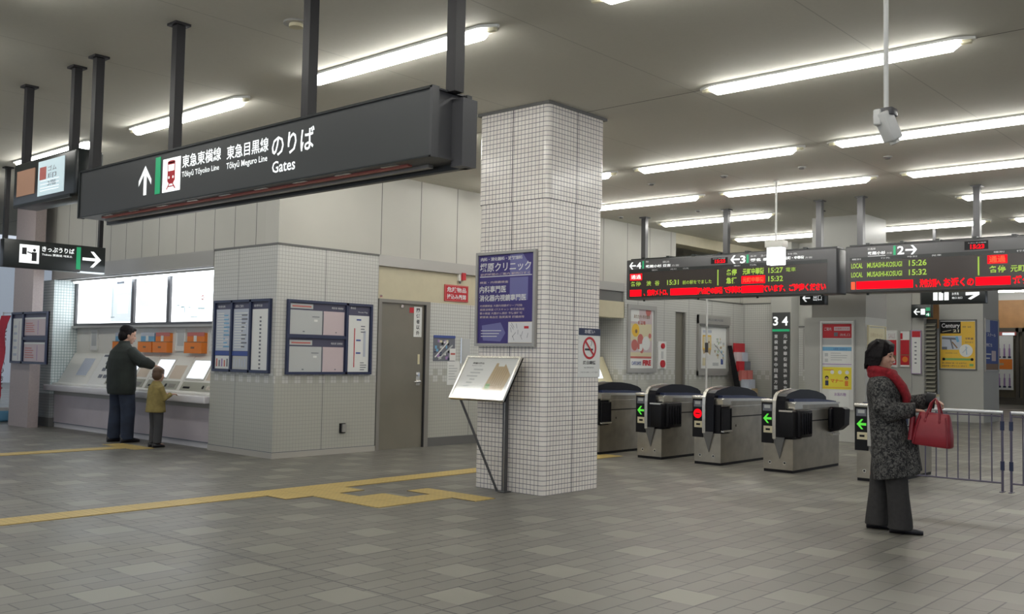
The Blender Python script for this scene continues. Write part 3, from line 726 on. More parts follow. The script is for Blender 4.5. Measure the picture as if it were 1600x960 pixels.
q.text(F, -7.18, 3.06, -6.84, 3.11, '元町・中華街', d, 'text_w', bold=.02); q.text(F, -7.12, 3.135, -6.95, 3.165, '特急', d, 'text_w0'); q.text(F, -6.82, 3.06, -6.70, 3.09, '方面', d, 'text_w0')
q.build('platform_lettering', t); q = MB()
for a, s_ in ((-9.75, '種別'), (-9.35, '時刻'), (-9.1, '行先'), (-8.1, '種別'), (-7.8, '行先'), (-7.45, '時刻')): q.text(F, a, 2.99, a+.12, 3.015, s_, .0065, 'text_w0')
q.build('platform_lettering', t)
q = MB(); e = .008
q.slab(F, -10.22, 2.83, -9.96, 2.95, .004, e-.001, 'led_r'); q.text(F, -10.20, 2.85, -9.98, 2.93, '通過', e, 'text_w', bold=.01)
q.text(F, -10.21, 2.72, -9.98, 2.81, '各停', e, 'led_g', bold=.02); q.text(F, -9.86, 2.72, -9.76, 2.81, '渋', e, 'led_g', bold=.02); q.text(F, -9.68, 2.72, -9.58, 2.81, '谷', e, 'led_g', bold=.02)
q.text(F, -9.42, 2.72, -9.18, 2.81, '15:31', e, 'led_g', bold=.02); q.text(F, -9.10, 2.72, -8.52, 2.79, '前の駅をでました', e, 'led_g', bold=.01)
q.build('led_message', DG); q = MB(); q.slab(F, -8.41, 2.68, -8.39, 2.95, .004, e, 'led_g'); q.build('led_divider', DG); q = MB()
q.text(F, -8.24, 2.84, -8.04, 2.95, '各停', e, 'led_g', bold=.03); q.text(F, -7.93, 2.84, -7.54, 2.95, '元町中華街', e, 'led_g', bold=.03); q.text(F, -7.46, 2.85, -7.20, 2.94, '15:27', e, 'led_g', bold=.02); q.text(F, -7.15, 2.86, -6.98, 2.93, '電車', e, 'led_g')
q.text(F, -8.24, 2.70, -8.04, 2.81, '急行', e, 'led_g', bold=.03); q.slab(F, -7.95, 2.69, -7.52, 2.82, .004, e-.001, 'led_r'); q.text(F, -7.93, 2.71, -7.54, 2.80, '元町中華街', e, 'led_o', bold=.02); q.text(F, -7.46, 2.71, -7.20, 2.80, '15:32', e, 'led_g', bold=.02)
q.build('led_message', DG); q = MB(); q.slab(F, -10.22, 2.535, -9.97, 2.655, .004, e, 'led_r'); q.slab(F, -9.35, 2.535, -8.80, 2.655, .004, e-.0015, 'led_r'); q.slab(F, -7.95, 2.535, -7.55, 2.655, .004, e-.0015, 'led_r')
q.text(F, -9.92, 2.535, -8.30, 2.655, '、東京メトロ、副都心線内で車両点検の影響', e, 'led_r', bold=.045); q.text(F, -8.28, 2.535, -6.47, 2.66, 'で列車に遅れが出ています、ご注意ください', e, 'led_r', bold=.045)
q.build('led_message', DG)

t = board(-6.16, -2.2, 'right red and green LED departure board for platform 2 with a right arrow', (-6.0, -4.28, -2.5))
q = MB(); q.slab(F, -6.085, 2.51, -2.35, 3.02, 0, .004, 'led_glass'); q.slab(F, -6.085, 2.975, -2.35, 3.03, .004, .006, 'signdk'); DG = q.build('display_glass', t)
q = MB(); q.slab(F, -4.39, 3.055, -4.07, 3.18, 0, .005, 'black'); q.text(F, -4.31, 3.065, -4.12, 3.13, '15:23', .007, 'led_r', bold=.03); q.text(F, -4.34, 3.145, -4.10, 3.16, 'ただいまの時刻', .007, 'text_w0'); q.build('clock_display', t)
q = MB()
q.text(F, -5.80, 3.135, -5.68, 3.17, '目黒線', d, 'text_w0', bold=.02); q.text(F, -5.80, 3.06, -5.53, 3.11, '武蔵小杉', d, 'text_w', bold=.02); q.text(F, -5.51, 3.06, -5.43, 3.09, '方面', d, 'text_w0'); q.slab(F, -5.80, 3.035, -5.53, 3.045, 0, d, 'text_w0')
q.build('platform_lettering', t); q = MB(); q.slab(F, -5.41, 3.04, -5.375, 3.18, 0, d, 'green_bar'); q.text(F, -5.35, 3.045, -5.25, 3.17, '2', d, 'text_w', bold=.02)
arrow_h(q, F, -5.06, 3.105, .17, .14, d, 'text_w', left=False)
q.build('platform_lettering', t); q = MB()
for a, s_ in ((-6.05, '種別'), (-5.6, '行先'), (-5.2, '時刻'), (-4.85, '発車'), (-4.0, '種別'), (-3.7, '行先')): q.text(F, a, 2.99, a+.14, 3.015, s_, .0065, 'text_w0')
q.build('platform_lettering', t)
q = MB()
for b, hh in ((2.86, '15:26'), (2.72, '15:32')):
    q.text(F, -6.06, b, -5.88, b+.08, 'LOCAL', e, 'led_g', bold=.02); q.text(F, -5.81, b, -5.28, b+.08, 'MUSASHI-KOSUGI', e, 'led_g', bold=.02); q.text(F, -5.18, b, -4.92, b+.09, hh, e, 'led_g', bold=.02)
q.build('led_message', DG); q = MB(); q.slab(F, -4.21, 2.68, -4.19, 2.95, .004, e, 'led_g'); q.build('led_divider', DG); q = MB()
q.slab(F, -4.08, 2.84, -3.82, 2.96, .004, e-.001, 'led_r'); q.text(F, -4.06, 2.85, -3.84, 2.95, '通過', e, 'led_o', bold=.02)
q.text(F, -4.06, 2.71, -3.84, 2.81, '各停', e, 'led_g', bold=.02); q.text(F, -3.78, 2.71, -3.2, 2.81, '元町・中華街', e, 'led_g', bold=.02); q.text(F, -4.06+1.0, 2.85, -2.8, 2.95, '15:27', e, 'led_g')
q.build('led_message', DG); q = MB(); q.text(F, -6.06, 2.535, -6.0, 2.65, '1', e, 'led_o'); q.slab(F, -5.98, 2.535, -5.12, 2.655, .004, e, 'led_r'); q.text(F, -5.08, 2.53, -4.72, 2.66, '、渋谷方面へ', e, 'led_r', bold=.04); q.text(F, -4.68, 2.53, -4.26, 2.66, 'お近くの', e, 'led_r', bold=.04)
q.slab(F, -4.24, 2.535, -3.78, 2.655, .004, e, 'led_r'); q.text(F, -3.76, 2.53, -3.0, 2.66, 'ボタンで係員', e, 'led_r', bold=.04); q.slab(F, -2.95, 2.535, -2.4, 2.655, .004, e, 'led_r')
q.build('led_message', DG)

# smaller hanging signs beyond
def small_sign(x0, x1, y, z0, z1, label, fill, polesx=()):
    t = thing('hanging_sign', label, 'sign', ((x0+x1)/2, y+.08, z0))
    q = MB(); q.bev(x0, x1, y, y+.16, z0, z1, 'signdk', .008); q.build('sign_case', t)
    q = MB(); fill(q, FY(y)); q.build('lettering', t)
    for x in polesx: pole(t, x, y+.08, z1, CEIL, .05, 'pole_g')
def f1(q, F):
    for k, a in enumerate((-6.20, -6.10, -6.0)): q.slab(F, a, 2.60, a+.08, 2.75, 0, .005, 'text_w')
    q.text(F, -5.86, 2.69, -5.74, 2.74, 'お手洗', .005, 'text_w'); q.text(F, -5.86, 2.62, -5.68, 2.66, '南口 出口', .005, 'text_w')
    q.poly(F, [(-5.62, 2.68), (-5.62, 2.74), (-5.38, 2.74), (-5.38, 2.69), (-5.53, 2.60), (-5.58, 2.62), (-5.47, 2.69)], .005, 'text_w')
small_sign(-6.43, -5.28, 19.0, 2.53, 2.84, 'small dark sign with white restroom symbols and arrow below the right departure board', f1, (-6.2, -5.5))
def f2(q, F):
    arrow_h(q, F, -7.40, 2.5, .14, .13, .005, 'text_w'); q.text(F, -7.2, 2.45, -7.05, 2.55, '出口', .005, 'text_w')
small_sign(-7.45, -7.00, 15.95, 2.38, 2.62, 'tiny dark sign with a white left arrow under the left departure board end', f2, (-7.1,))
def f3(q, F):
    arrow_h(q, F, -8.36, 2.66, .15, .15, .005, 'text_w'); q.slab(F, -8.19, 2.59, -8.09, 2.73, 0, .005, 'text_w'); q.slab(F, -8.07, 2.68, -7.97, 2.76, 0, .005, 'green_bar'); q.slab(F, -8.07, 2.55, -7.97, 2.63, 0, .005, 'green_bar')
    q.text(F, -8.07, 2.55, -7.99, 2.63, '4', .006, 'text_w')
small_sign(-8.42, -7.95, 24.2, 2.52, 2.84, 'small dark sign with left arrow and green marks above the louvred window', f3, (-8.2,))

# CCTV camera on a long white pole
t = thing('security_camera', 'white security camera on a long white ceiling pole at upper right', 'camera', (-1.79, 4.8, 2.5))
q = MB(); q.tube([(-1.79, 4.8, 2.66), (-1.79, 4.8, CEIL)], .012, 'white'); q.tube([(-1.79, 4.8, CEIL-.02), (-1.79, 4.8, CEIL)], .04, 'white'); q.build('pole', t)
q = MB(); q.bev(-1.83, -1.745, 4.76, 4.84, 2.625, 2.665, 'signedge', .006); q.bev(-1.838, -1.80, 4.75, 4.85, 2.58, 2.66, 'white', .008); q.build('bracket', t)
q = MB(); mt_ = len(q.v); q.bev(-.040, .040, -.085, .07, -.034, .034, 'white', .012); 
q.xf(Matrix.Translation((-1.785, 4.80, 2.585)) @ Matrix.Rotation(math.radians(150), 4, 'Z') @ Matrix.Rotation(math.radians(62), 4, 'X')); q.build('camera_body', t)
q = MB(); q.tube([(0, -.075, 0), (0, -.10, 0)], .026, 'ivory'); q.tube([(0, -.10, 0), (0, -.103, 0)], .018, 'black'); q.xf(Matrix.Translation((-1.785, 4.80, 2.585)) @ Matrix.Rotation(math.radians(150), 4, 'Z') @ Matrix.Rotation(math.radians(62), 4, 'X')); q.build('lens', t)
# white hanging box
t = thing('hanging_display', 'white box with glowing front hanging from a thin white pole before the left departure board', 'display', (-6.44, 13.0, 2.79))
q = MB(); q.tube([(-6.44, 13, 3.1), (-6.44, 13, CEIL)], .014, 'white'); q.tube([(-6.44, 13, CEIL-.02), (-6.44, 13, CEIL)], .04, 'white'); q.build('pole', t)
q = MB(); q.bev(-6.58, -6.30, 12.92, 13.10, 3.04, 3.14, 'ivory', .01); q.build('housing', t)
q = MB(); q.bev(-6.555, -6.325, 12.94, 13.08, 2.79, 3.04, 'lit_white', .006); q.build('lit_box', t)
# thin white pole seen between the gates and the map
q = MB(); q.tube([(-10.3, 17.7, 0), (-10.3, 17.7, 2.85)], .022, 'white'); q.tube([(-10.3, 17.7, 1.55), (-10.3, 17.7, 1.75)], .035, 'signedge'); q.tube([(-10.3, 17.7, 0), (-10.3, 17.7, .02)], .06, 'white')
tag(q.build('white_pole'), 'thin white pole standing on the floor before the framed area map', 'pole')

# ================================================================== NOTICE BOARDS AND POSTERS ON THE WEST BLOCK
def lines_(q, F, a0, a1, b0, b1, n, d, mt, seed=1, wmin=.5):
    R = random.Random(seed)
    for k in range(n):
        b = b1-(k+.5)*(b1-b0)/n; h = (b1-b0)/n*.35
        q.slab(F, a0, b-h/2, a0+(a1-a0)*R.uniform(wmin, 1), b+h/2, 0, d, mt)
# left (facing -Y)
F = FY(WY); t = thing('notice_board', 'dark framed notice board of three tall timetable columns left of the corner', 'notice board', (-11.55, WY, 1.1))
q = MB(); q.frame(F, -12.22, 1.11, -10.86, 2.10, .035, 0, .04, 'navy'); q.slab(F, -11.79, 1.11, -11.75, 2.10, 0, .04, 'navy'); q.slab(F, -11.34, 1.11, -11.30, 2.10, 0, .04, 'navy'); q.build('frame', t)
q = MB(); q.slab(F, -12.2, 1.12, -10.88, 2.08, 0, .012, 'navyhead'); BK = q.build('backing', t)
for a0, a1, tx in ((-12.17, -11.80, '時刻表'), (-11.74, -11.35, '運賃のご案内'), (-11.29, -10.90, '乗車料金')):
    q = MB(); q.text(F, a0+.03, 1.995, a0+.03+(a1-a0)*.5, 2.03, tx, .014, 'text_w0'); q.build('header', BK if 'notice' in t.name else t)
for k, (a0, a1, b0, b1, mt_) in enumerate(((-12.175, -11.80, 1.40, 1.975, 'paper_b'), (-11.74, -11.35, 1.40, 1.975, 'paper_b'), (-11.29, -10.90, 1.15, 1.965, 'paper'), (-12.175, -11.80, 1.15, 1.33, 'paper'), (-11.74, -11.35, 1.15, 1.33, 'paper_g'))):
    q = MB(); q.slab(F, a0, b0, a1, b1, .012, .016, mt_)
    if k < 2:
        lines_(q, F, a0+.03, a1-.04, b0+.03, b1-.04, 14, .018, 'paper', k+1); lines_(q, F, a0+.2, a1-.03, b0+.03, b1-.06, 9, .0185, 'ink' if k else 'skyblue', k+5, .2)
    elif k == 2:
        for j in range(14): q.slab(F, (a0+a1)/2-.02, b1-.1-j*.052, (a0+a1)/2+.02, b1-.125-j*.052, .016, .018, 'ink')
    else:
        for j in range(5): q.slab(F, a0+.03+j*.065, b0+.03, a0+.06+j*.065, b1-.04-.02*(j % 2), .016, .018, ('pinkred', 'ink', 'ink_p', 'pinkred', 'ink')[j] if k == 3 else 'paper_b')
    q.build('paper_sheet', BK)
q = MB(); q.slab(F, -12.18, 1.335, -11.32, 1.395, .012, .02, 'ink_b'); q.build('label_strip', BK)
# right (facing +X)
F = FX(WX); t = thing('notice_board', 'wide dark framed timetable board with pink and grey sheets right of the corner', 'notice board', (WX, 8.37, 1.1))
q = MB(); q.frame(F, 7.64, 1.10, 9.10, 2.10, .035, 0, .04, 'navy'); q.slab(F, 8.62, 1.10, 8.66, 2.10, 0, .04, 'navy'); q.slab(F, 7.67, 1.59, 8.62, 1.63, 0, .038, 'navy'); q.build('frame', t)
q = MB(); q.slab(F, 7.66, 1.12, 9.08, 2.08, 0, .012, 'navyhead'); BK = q.build('backing', t)
for b0, b1, hb in ((1.64, 1.965, 1.985), (1.13, 1.475, 1.495)):
    q = MB(); q.slab(F, 7.68, b0, 8.22, b1, .012, .016, 'paper_g'); q.slab(F, 8.05, b1-.09, 8.17, b1-.08, .016, .018, 'ink'); q.slab(F, 8.08, b1-.15, 8.14, b1-.12, .016, .018, 'paper'); q.slab(F, 7.9, b0+.03, 7.93, b0+.045, .016, .018, 'ink'); q.build('paper_sheet', BK)
    q = MB(); q.slab(F, 8.24, b0, 8.60, b1, .012, .016, 'paper_p'); q.slab(F, 8.45, b0+.03, 8.47, b0+.045, .016, .018, 'ink'); q.slab(F, 8.222, b0+.02, 8.24, b1-.02, .012, .02, 'ink'); q.build('pink_sheet', BK)
    q = MB(); q.slab(F, 7.69, hb, 8.06, hb+.065, .012, .017, 'paper_g'); q.slab(F, 7.72, hb+.02, 8.03, hb+.04, .017, .019, 'pinkred'); q.text(F, 8.38, hb+.015, 8.58, hb+.045, '時刻表 東横線', .015, 'text_w0'); q.build('header', BK if 'notice' in t.name else t)
q = MB(); q.slab(F, 8.68, 1.13, 9.05, 1.93, .012, .016, 'paper'); q.slab(F, 8.78, 1.2, 8.795, 1.75, .016, .018, 'red'); q.slab(F, 8.95, 1.35, 8.99, 1.72, .016, .018, 'paper_b')
for b in (1.86, 1.57, 1.39): q.slab(F, 8.82, b, 8.90, b+.022, .016, .019, 'ink_b')
lines_(q, F, 8.9, 9.02, 1.15, 1.28, 4, .018, 'ink'); lines_(q, F, 8.9, 9.02, 1.68, 1.8, 3, .018, 'ink', 4); q.build('route_sheet', BK)
q = MB(); q.text(F, 8.71, 2.02, 8.80, 2.05, '路線図', .014, 'text_w0'); q.text(F, 8.85, 1.965, 9.02, 1.99, 'Route Map', .014, 'text_w0'); q.build('header', BK if 'notice' in t.name else t)
# outlet
q = MB(); q.slab(F, 8.575, .285, 8.67, .42, 0, .02, 'black'); q.slab(F, 8.60, .30, 8.665, .41, .02, .05, 'fascia'); tag(q.build('wall_outlet'), 'small outlet cover low on the grey tiled wall below the timetable board', 'outlet')
# red sign, alarm, door sign
F = FX(DX); t = thing('warning_sign', 'red sign with white Japanese lettering above and right of the grey door', 'sign', (DX, 10.87, 2.24))
q = MB(); q.slab(F, 10.60, 2.24, 11.13, 2.50, 0, .012, 'red'); q.frame(F, 10.605, 2.245, 11.125, 2.495, .010, .012, .015, 'pinkred'); q.build('sign_plate', t)
q = MB(); q.text(F, 10.65, 2.385, 11.08, 2.465, '危険物品', .014, 'text_w0', bold=.02); q.text(F, 10.65, 2.275, 11.08, 2.355, '持込み厳禁', .014, 'text_w0', bold=.02); q.build('lettering', t)
t = thing('alarm_lamp', 'small red alarm lamp mounted above the red warning sign', 'alarm', (DX, 10.96, 2.58))
q = MB(); q.slab(F, 10.88, 2.57, 10.93, 2.71, 0, .04, 'ivory'); q.tube([F.P(10.92, 2.57, .02), F.P(10.93, 2.53, .02)], .012, 'ink'); q.build('bracket', t)
q = MB(); q.slab(F, 10.93, 2.585, 11.01, 2.70, 0, .07, 'red'); q.build('red_lamp', t)
q = MB(); F = FX(DX+.02); q.slab(F, 9.955, 1.66, 10.115, 2.115, 0, .006, 'paper'); q.text(F, 0, 0, 1, 1, '', .007, 'text_k')
for k, s_ in enumerate('関係者以外'): q.text(F, 10.0, 2.03-k*.085, 10.07, 2.095-k*.085, s_, .008, 'text_k', bold=.02)
tag(q.build('door_notice'), 'narrow white vertical notice with dark characters on the grey door', 'notice')
q = MB(); q.slab(F, 9.865, 2.02, 9.95, 2.10, 0, .005, 'red'); tag(q.build('door_sticker'), 'small red sticker on the grey door beside the white vertical notice', 'sticker')
q = MB(); q.slab(F, 10.05, 1.25, 10.09, 1.40, 0, .005, 'cream'); tag(q.build('door_sticker'), 'small cream sticker on the grey door above its handle', 'sticker')
# collage poster + white sheets
F = FX(DX); q = MB(); q.slab(F, 10.39, 1.30, 10.86, 1.69, 0, .006, 'ink'); R = random.Random(3)
for k in range(34):
    a = R.uniform(10.40, 10.78); b = R.uniform(1.31, 1.60); q.slab(F, a, b, a+R.uniform(.02, .06), b+R.uniform(.02, .06), .006, .008+k*.0001, R.choice(['paper', 'ink', 'navy', 'paper_g', 'ink_p', 'skyblue', 'black', 'cream']))
q.slab(F, 10.39, 1.66, 10.86, 1.70, .006, .013, 'ink_b'); q.slab(F, 10.74, 1.31, 10.87, 1.50, .006, .013, 'paper'); q.slab(F, 10.76, 1.40, 10.86, 1.43, .013, .0135, 'pinkred')
q.line(F, (10.42, 1.36), (10.7, 1.6), .02, .013, 'paper'); q.line(F, (10.5, 1.33), (10.8, 1.55), .025, .0132, 'paper_g')
tag(q.build('poster'), 'dark blue collage poster on the tiles right of the grey door', 'poster')
q = MB(); q.slab(F, 10.70, .93, 10.97, 1.30, 0, .006, 'paper'); lines_(q, F, 10.73, 10.94, 1.0, 1.25, 6, .008, 'paper_g'); tag(q.build('poster'), 'white paper sheet below the collage poster, partly behind the map stand', 'poster')
q = MB(); q.slab(F, 10.98, 1.28, 11.20, 1.66, 0, .006, 'paper_g'); q.slab(F, 10.975, 1.27, 10.995, 1.67, .0, .02, 'chrome'); tag(q.build('poster'), 'grey sheet in a clear holder left of the tiled column', 'poster')

# ================================================================== ON THE TILED COLUMN
F = FY(7.57); t = thing('clinic_poster', 'framed purple clinic poster with white Japanese text on the tiled column', 'poster', (-6.79, 7.55, 1.5))
q = MB(); q.frame(F, -7.21, 1.50, -6.37, 2.50, .03, 0, .04, 'fascia'); q.build('frame', t)
q = MB(); q.slab(F, -7.19, 1.52, -6.39, 2.48, 0, .02, 'purple'); d = .021
q.poly(F, [(-6.73, 2.24), (-6.45, 2.24), (-6.45, 2.33), (-6.56, 2.47), (-6.73, 2.46)], d, 'lilac'); q.slab(F, -6.73, 1.98, -6.48, 2.22, .0195, d, 'lilac'); q.poly(F, [(-7.1, 1.56), (-6.85, 1.55), (-6.78, 1.64), (-6.85, 1.75), (-7.12, 1.72)], d, 'lilac')
q.slab(F, -7.16, 2.235, -6.43, 2.243, .02, .0225, 'text_w0'); q.slab(F, -6.74, 1.535, -6.41, 1.755, .02, .0225, 'cream')
q.slab(F, -6.74, 1.54, -6.415, 1.75, .0225, .0228, 'text_w0'); R = random.Random(8)
for k in range(10): a = R.uniform(-6.71, -6.48); b = R.uniform(1.56, 1.70); q.line(F, (a, b), (a+R.uniform(-.05, .05), b+.05), .005, .0235, 'ink')
q.slab(F, -6.52, 1.685, -6.46, 1.71, .0225, .024, 'red'); q.build('printed_sheet', t)
q = MB(); e = .0235
q.text(F, -7.15, 2.405, -6.56, 2.445, '内科・消化器科・放射線科', e, 'text_w0', bold=.02); q.text(F, -7.16, 2.29, -6.44, 2.385, '塚原クリニック', e, 'text_w0', bold=.015); q.text(F, -7.15, 2.25, -6.45, 2.275, '診療時間のご案内 駅西口すぐ', e, 'paper_p', bold=.01)
q.text(F, -7.16, 2.165, -6.75, 2.19, '検査・内視鏡検査', e, 'paper_p', bold=.01); q.text(F, -7.16, 2.065, -6.78, 2.14, '内科専門医', e, 'text_w0', bold=.02); q.text(F, -7.16, 1.975, -6.50, 2.045, '消化器内視鏡専門医', e, 'text_w0', bold=.02)
for k, s_ in enumerate(('内視鏡検査 大腸内視鏡ポリープ切除', '超音波検査 CTスキャン 骨密度測定', '胃の検査 大腸がん検診 予防接種可', '糖尿病 高血圧 脂質異常 肝臓病等')): q.text(F, -7.15, 1.915-k*.04, -6.55+.03*(k % 2), 1.94-k*.04, s_, e, 'paper_p', bold=.01)
for k in range(3): q.slab(F, -7.13, 1.66-k*.03, -6.84-.03*k, 1.668-k*.03, .02, e, 'text_w0')
q.build('lettering', t)
F = FX(-6.26); t = thing('no_smoking_sign', 'white no smoking sign with red circle on the right face of the tiled column', 'sign', (-6.26, 8.31, 1.18))
q = MB(); q.slab(F, 8.12, 1.19, 8.50, 1.71, 0, .006, 'paper'); q.build('sign_plate', t)
q = MB(); q.slab(F, 8.12, 1.635, 8.50, 1.71, .006, .008, 'navy'); q.text(F, 8.22, 1.655, 8.40, 1.695, 'お願い', .009, 'text_w0', bold=.02); q.build('header', BK if 'notice' in t.name else t)
q = MB(); q.ring(F, 8.31, 1.50, .095, .120, .009, 'red'); q.line(F, (8.225, 1.585), (8.395, 1.415), .022, .0095, 'red'); q.slab(F, 8.23, 1.475, 8.37, 1.495, .006, .0085, 'text_k'); q.line(F, (8.33, 1.52), (8.35, 1.56), .008, .0085, 'ink'); q.line(F, (8.35, 1.56), (8.33, 1.58), .008, .0085, 'ink'); q.build('pictogram', t)
q = MB(); q.text(F, 8.20, 1.325, 8.42, 1.365, '終日禁煙', .008, 'text_k', bold=.02); q.text(F, 8.22, 1.285, 8.39, 1.300, 'NO SMOKING', .008, 'ink'); q.text(F, 8.15, 1.235, 8.46, 1.25, 'ご協力をお願いします 駅長', .008, 'ink'); q.build('lettering', t)

# tilted map stand leaning out from the column
t = thing('map_stand', 'tilted white information map on a slim steel stand before the tiled column', 'map stand', (-6.82, 7.45, 0))
tl = math.radians(32)
o_ = V((-6.86, 7.20, .95)); F = Fr(o_, (1, 0, 0), (0, math.sin(tl)*1.0, math.cos(tl)), (0, -math.cos(tl), math.sin(tl)))
q = MB(); q.frame(F, -.38, 0, .38, .52, .022, -.03, .012, 'steel_l'); q.slab(F, -.38, 0, .38, .52, -.03, -.012, 'steel'); q.build('panel_frame', t)
q = MB(); q.slab(F, -.36, .02, .36, .50, -.012, 0, 'paper'); q.poly(F, [(.02, .06), (.30, .06), (.33, .30), (.20, .44), (.08, .44), (.06, .30)], .001, 'tan'); q.poly(F, [(.02, .05), (.29, .05), (.30, .12), (.04, .12)], .0015, 'ink'); q.slab(F, .05, .13, .11, .19, 0, .002, 'arrow_s' if 'arrow_s' in M else 'greenp')
q.poly(F, [(.12, .40), (.20, .40), (.21, .45), (.11, .45)], .002, 'paper'); q.text(F, -.26, .42, -.10, .445, '駅構内案内', .0015, 'text_k', bold=.02); q.text(F, -.26, .395, -.12, .41, 'Station map', .0015, 'ink')
for k in range(6): q.slab(F, -.27+.03*(k % 3), .15+k*.04, -.18+.02*k, .165+k*.04, 0, .0015, 'paper_g')
for k in range(6): q.line(F, (.10+k*.03, .16), (.12+k*.03, .38), .003, .002, 'brownp')
q.build('map_sheet', t)
q = MB(); q.slab(F, -.36, .02, .36, .50, .004, .008, 'glass'); q.build('glass_cover', t)
q = MB(); q.box(-6.725, -6.685, 7.475, 7.515, 0, 1.25, 'pole_g'); q.box(-6.70, -6.695, 7.47, 7.476, 0, 1.2, 'steel_l'); q.build('post', t)
q = MB(); q.tube([(-6.80, 7.49, .0), (-7.13, 7.25, .955)], .013, 'pole_g'); q.build('brace', t)
q = MB(); q.box(-6.75, -6.66, 7.44, 7.55, 0, .012, 'pole_g'); q.box(-6.73, -6.68, 7.30, 7.53, 1.02, 1.06, 'pole_g'); q.build('bracket', t)

# ================================================================== TICKET COUNTER BAY
q = MB(); q.bev(-17.60, -12.32, 7.40, 7.62, .645, .745, 'ledge', .012); tag(q.build('counter_ledge'), 'long pale ledge running along the front of the ticket machines', 'ledge')
# glowing fare map windows
def lightwin(a0, a1, label, deco):
    t = thing('fare_map_lightbox', label, 'lightbox', ((a0+a1)/2, 7.90, 1.79)); F = FY(7.90)
    q = MB(); q.frame(F, a0, 1.79, a1, 2.62, .045, -.02, .05, 'signedge'); q.slab(F, a0, 1.755, a1, 1.79, 0, .09, 'fascia'); q.build('frame', t)
    q = MB(); q.slab(F, a0+.04, 1.83, a1-.04, 2.58, -.01, .01, 'lit_white'); q.build('lit_panel', t)
    q = MB(); deco(q, F); q.build('printed_map', t)
def dA(q, F):
    q.slab(F, -16.2, 1.86, -15.45, 2.54, .01, .012, 'lit_soft'); q.slab(F, -16.0, 2.50, -15.75, 2.54, .012, .014, 'ink'); q.slab(F, -16.15, 1.92, -16.12, 2.45, .012, .013, 'lit_dim'); q.slab(F, -16.25, 1.93, -16.05, 1.94, .012, .013, 'ink'); q.slab(F, -15.95, 2.0, -15.6, 2.3, .012, .0135, 'lit_white')
def dB(q, F):
    q.slab(F, -15.1, 2.48, -14.85, 2.52, .01, .012, 'lit_dim'); q.slab(F, -14.88, 2.0, -14.86, 2.4, .01, .012, 'lit_dim'); q.slab(F, -15.2, 2.1, -14.9, 2.42, .01, .011, 'lit_soft')
def dC(q, F):
    R = random.Random(2)
    for a, b, c, h in ((-14.05, 2.08, .12, .02), (-13.9, 2.05, .12, .03), (-13.68, 2.05, .08, .02), (-13.8, 1.96, .03, .1), (-13.75, 2.42, .15, .015), (-14.0, 2.4, .1, .01), (-13.4, 2.02, .2, .03), (-13.6, 1.9, .2, .02), (-13.55, 2.5, .2, .02)): q.slab(F, a, b, a+c, b+h, .01, .012, 'lit_dim')
    q.ring(F, -13.27, 2.2, .02, .04, .012, 'pinkred')
lightwin(-17.50, -15.37, 'leftmost and widest glowing white fare map above the ticket machines', dA)
lightwin(-15.37, -14.22, 'middle glowing white fare map above the ticket machines', dB)
lightwin(-14.22, -12.32, 'rightmost glowing white fare map with small printed marks, by the tiled corner', dC)
# sloped ticket machines; profile in (y, z)
def slopeF(x):   # frame on the slanted face: a along X, b up the slope
    a = V((0, 7.89-7.60, 1.30-.78)); L = a.length; a.normalize()
    return Fr((0, 7.60, .78), (1, 0, 0), a, (0, -a.z, a.y)), L
def machine(name, x0, x1, label, cat, mt, fill, y0=7.58):
    t = thing(name, label, cat, ((x0+x1)/2, 7.75, .745))
    q = MB(); Fp = Fr((0, 0, 0), (0, 1, 0), (0, 0, 1), (1, 0, 0))
    q.prism(Fp, [(7.50, .747), (7.91, .747), (7.91, 1.30), (7.885, 1.31), (7.60, .79), (7.50, .775)], x0+.004, x1-.004, mt); q.build('body', t)
    F, L = slopeF(0); fill(t, F, L); return t
def mblank(t, F, L):
    q = MB(); q.slab(F, -16.95, .16, -16.55, .50, 0, .012, 'paper_b'); q.frame(F, -16.96, .15, -16.54, .51, .012, 0, .014, 'ivory'); q.build('inset_panel', t)
machine('ticket_machine', -17.48, -16.36, 'blank sloped ivory machine panel at the left end of the ticket counter', 'ticket machine', 'ivory', mblank)
def mbtn(t, F, L):
    for r_ in range(3):
        for c_ in range(2):
            q = MB(); q.slab(F, -16.10+c_*.17-.02*0, .14+r_*.13, -15.98+c_*.17, .20+r_*.13, 0, .012, 'ink'); q.build('button', t)
    q = MB(); q.slab(F, -16.30, .54, -16.02, .58, 0, .01, 'ink'); q.build('label_strip', t)
    q = MB(); q.slab(F, -15.76, .03, -15.50, .28, 0, .01, 'machine_g'); q.slab(F, -15.72, .05, -15.56, .12, .01, .012, 'black'); q.slab(F, -15.70, .18, -15.6, .22, .01, .013, 'steel_l'); q.build('coin_slot', t)
machine('ticket_machine', -16.36, -15.42, 'sloped ticket machine with dark square buttons, left of the man', 'ticket machine', 'white', mbtn)
def mscreen(x0, x1):
    def f(t, F, L):
        w_ = x1-x0
        q = MB(); q.slab(F, x0+.08, .22, x0+.52*w_, .52, 0, .012, 'screen'); q.frame(F, x0+.06, .20, x0+.52*w_+.02, .54, .02, 0, .02, 'ivory'); q.build('screen', t)
        q = MB(); q.slab(F, x0+.58*w_, .20, x1-.08, .54, 0, .008, 'ivory2'); q.build('side_panel', t)
        q = MB(); q.slab(F, x0+.05, .02, x1-.05, .16, 0, .012, 'machine_g'); q.slab(F, x0+.12, .05, x0+.3, .08, .012, .016, 'black'); q.disc(F, x0+.62*w_, .08, .03, .017, 'black'); q.slab(F, x0+.7*w_, .04, x0+.88*w_, .11, .012, .015, 'steel_l'); q.build('slot_panel', t)
    return f
machine('ticket_machine', -15.42, -14.44, 'ticket machine hidden behind the man in the black-green jacket', 'ticket machine', 'ivory', mscreen(-15.42, -14.44))
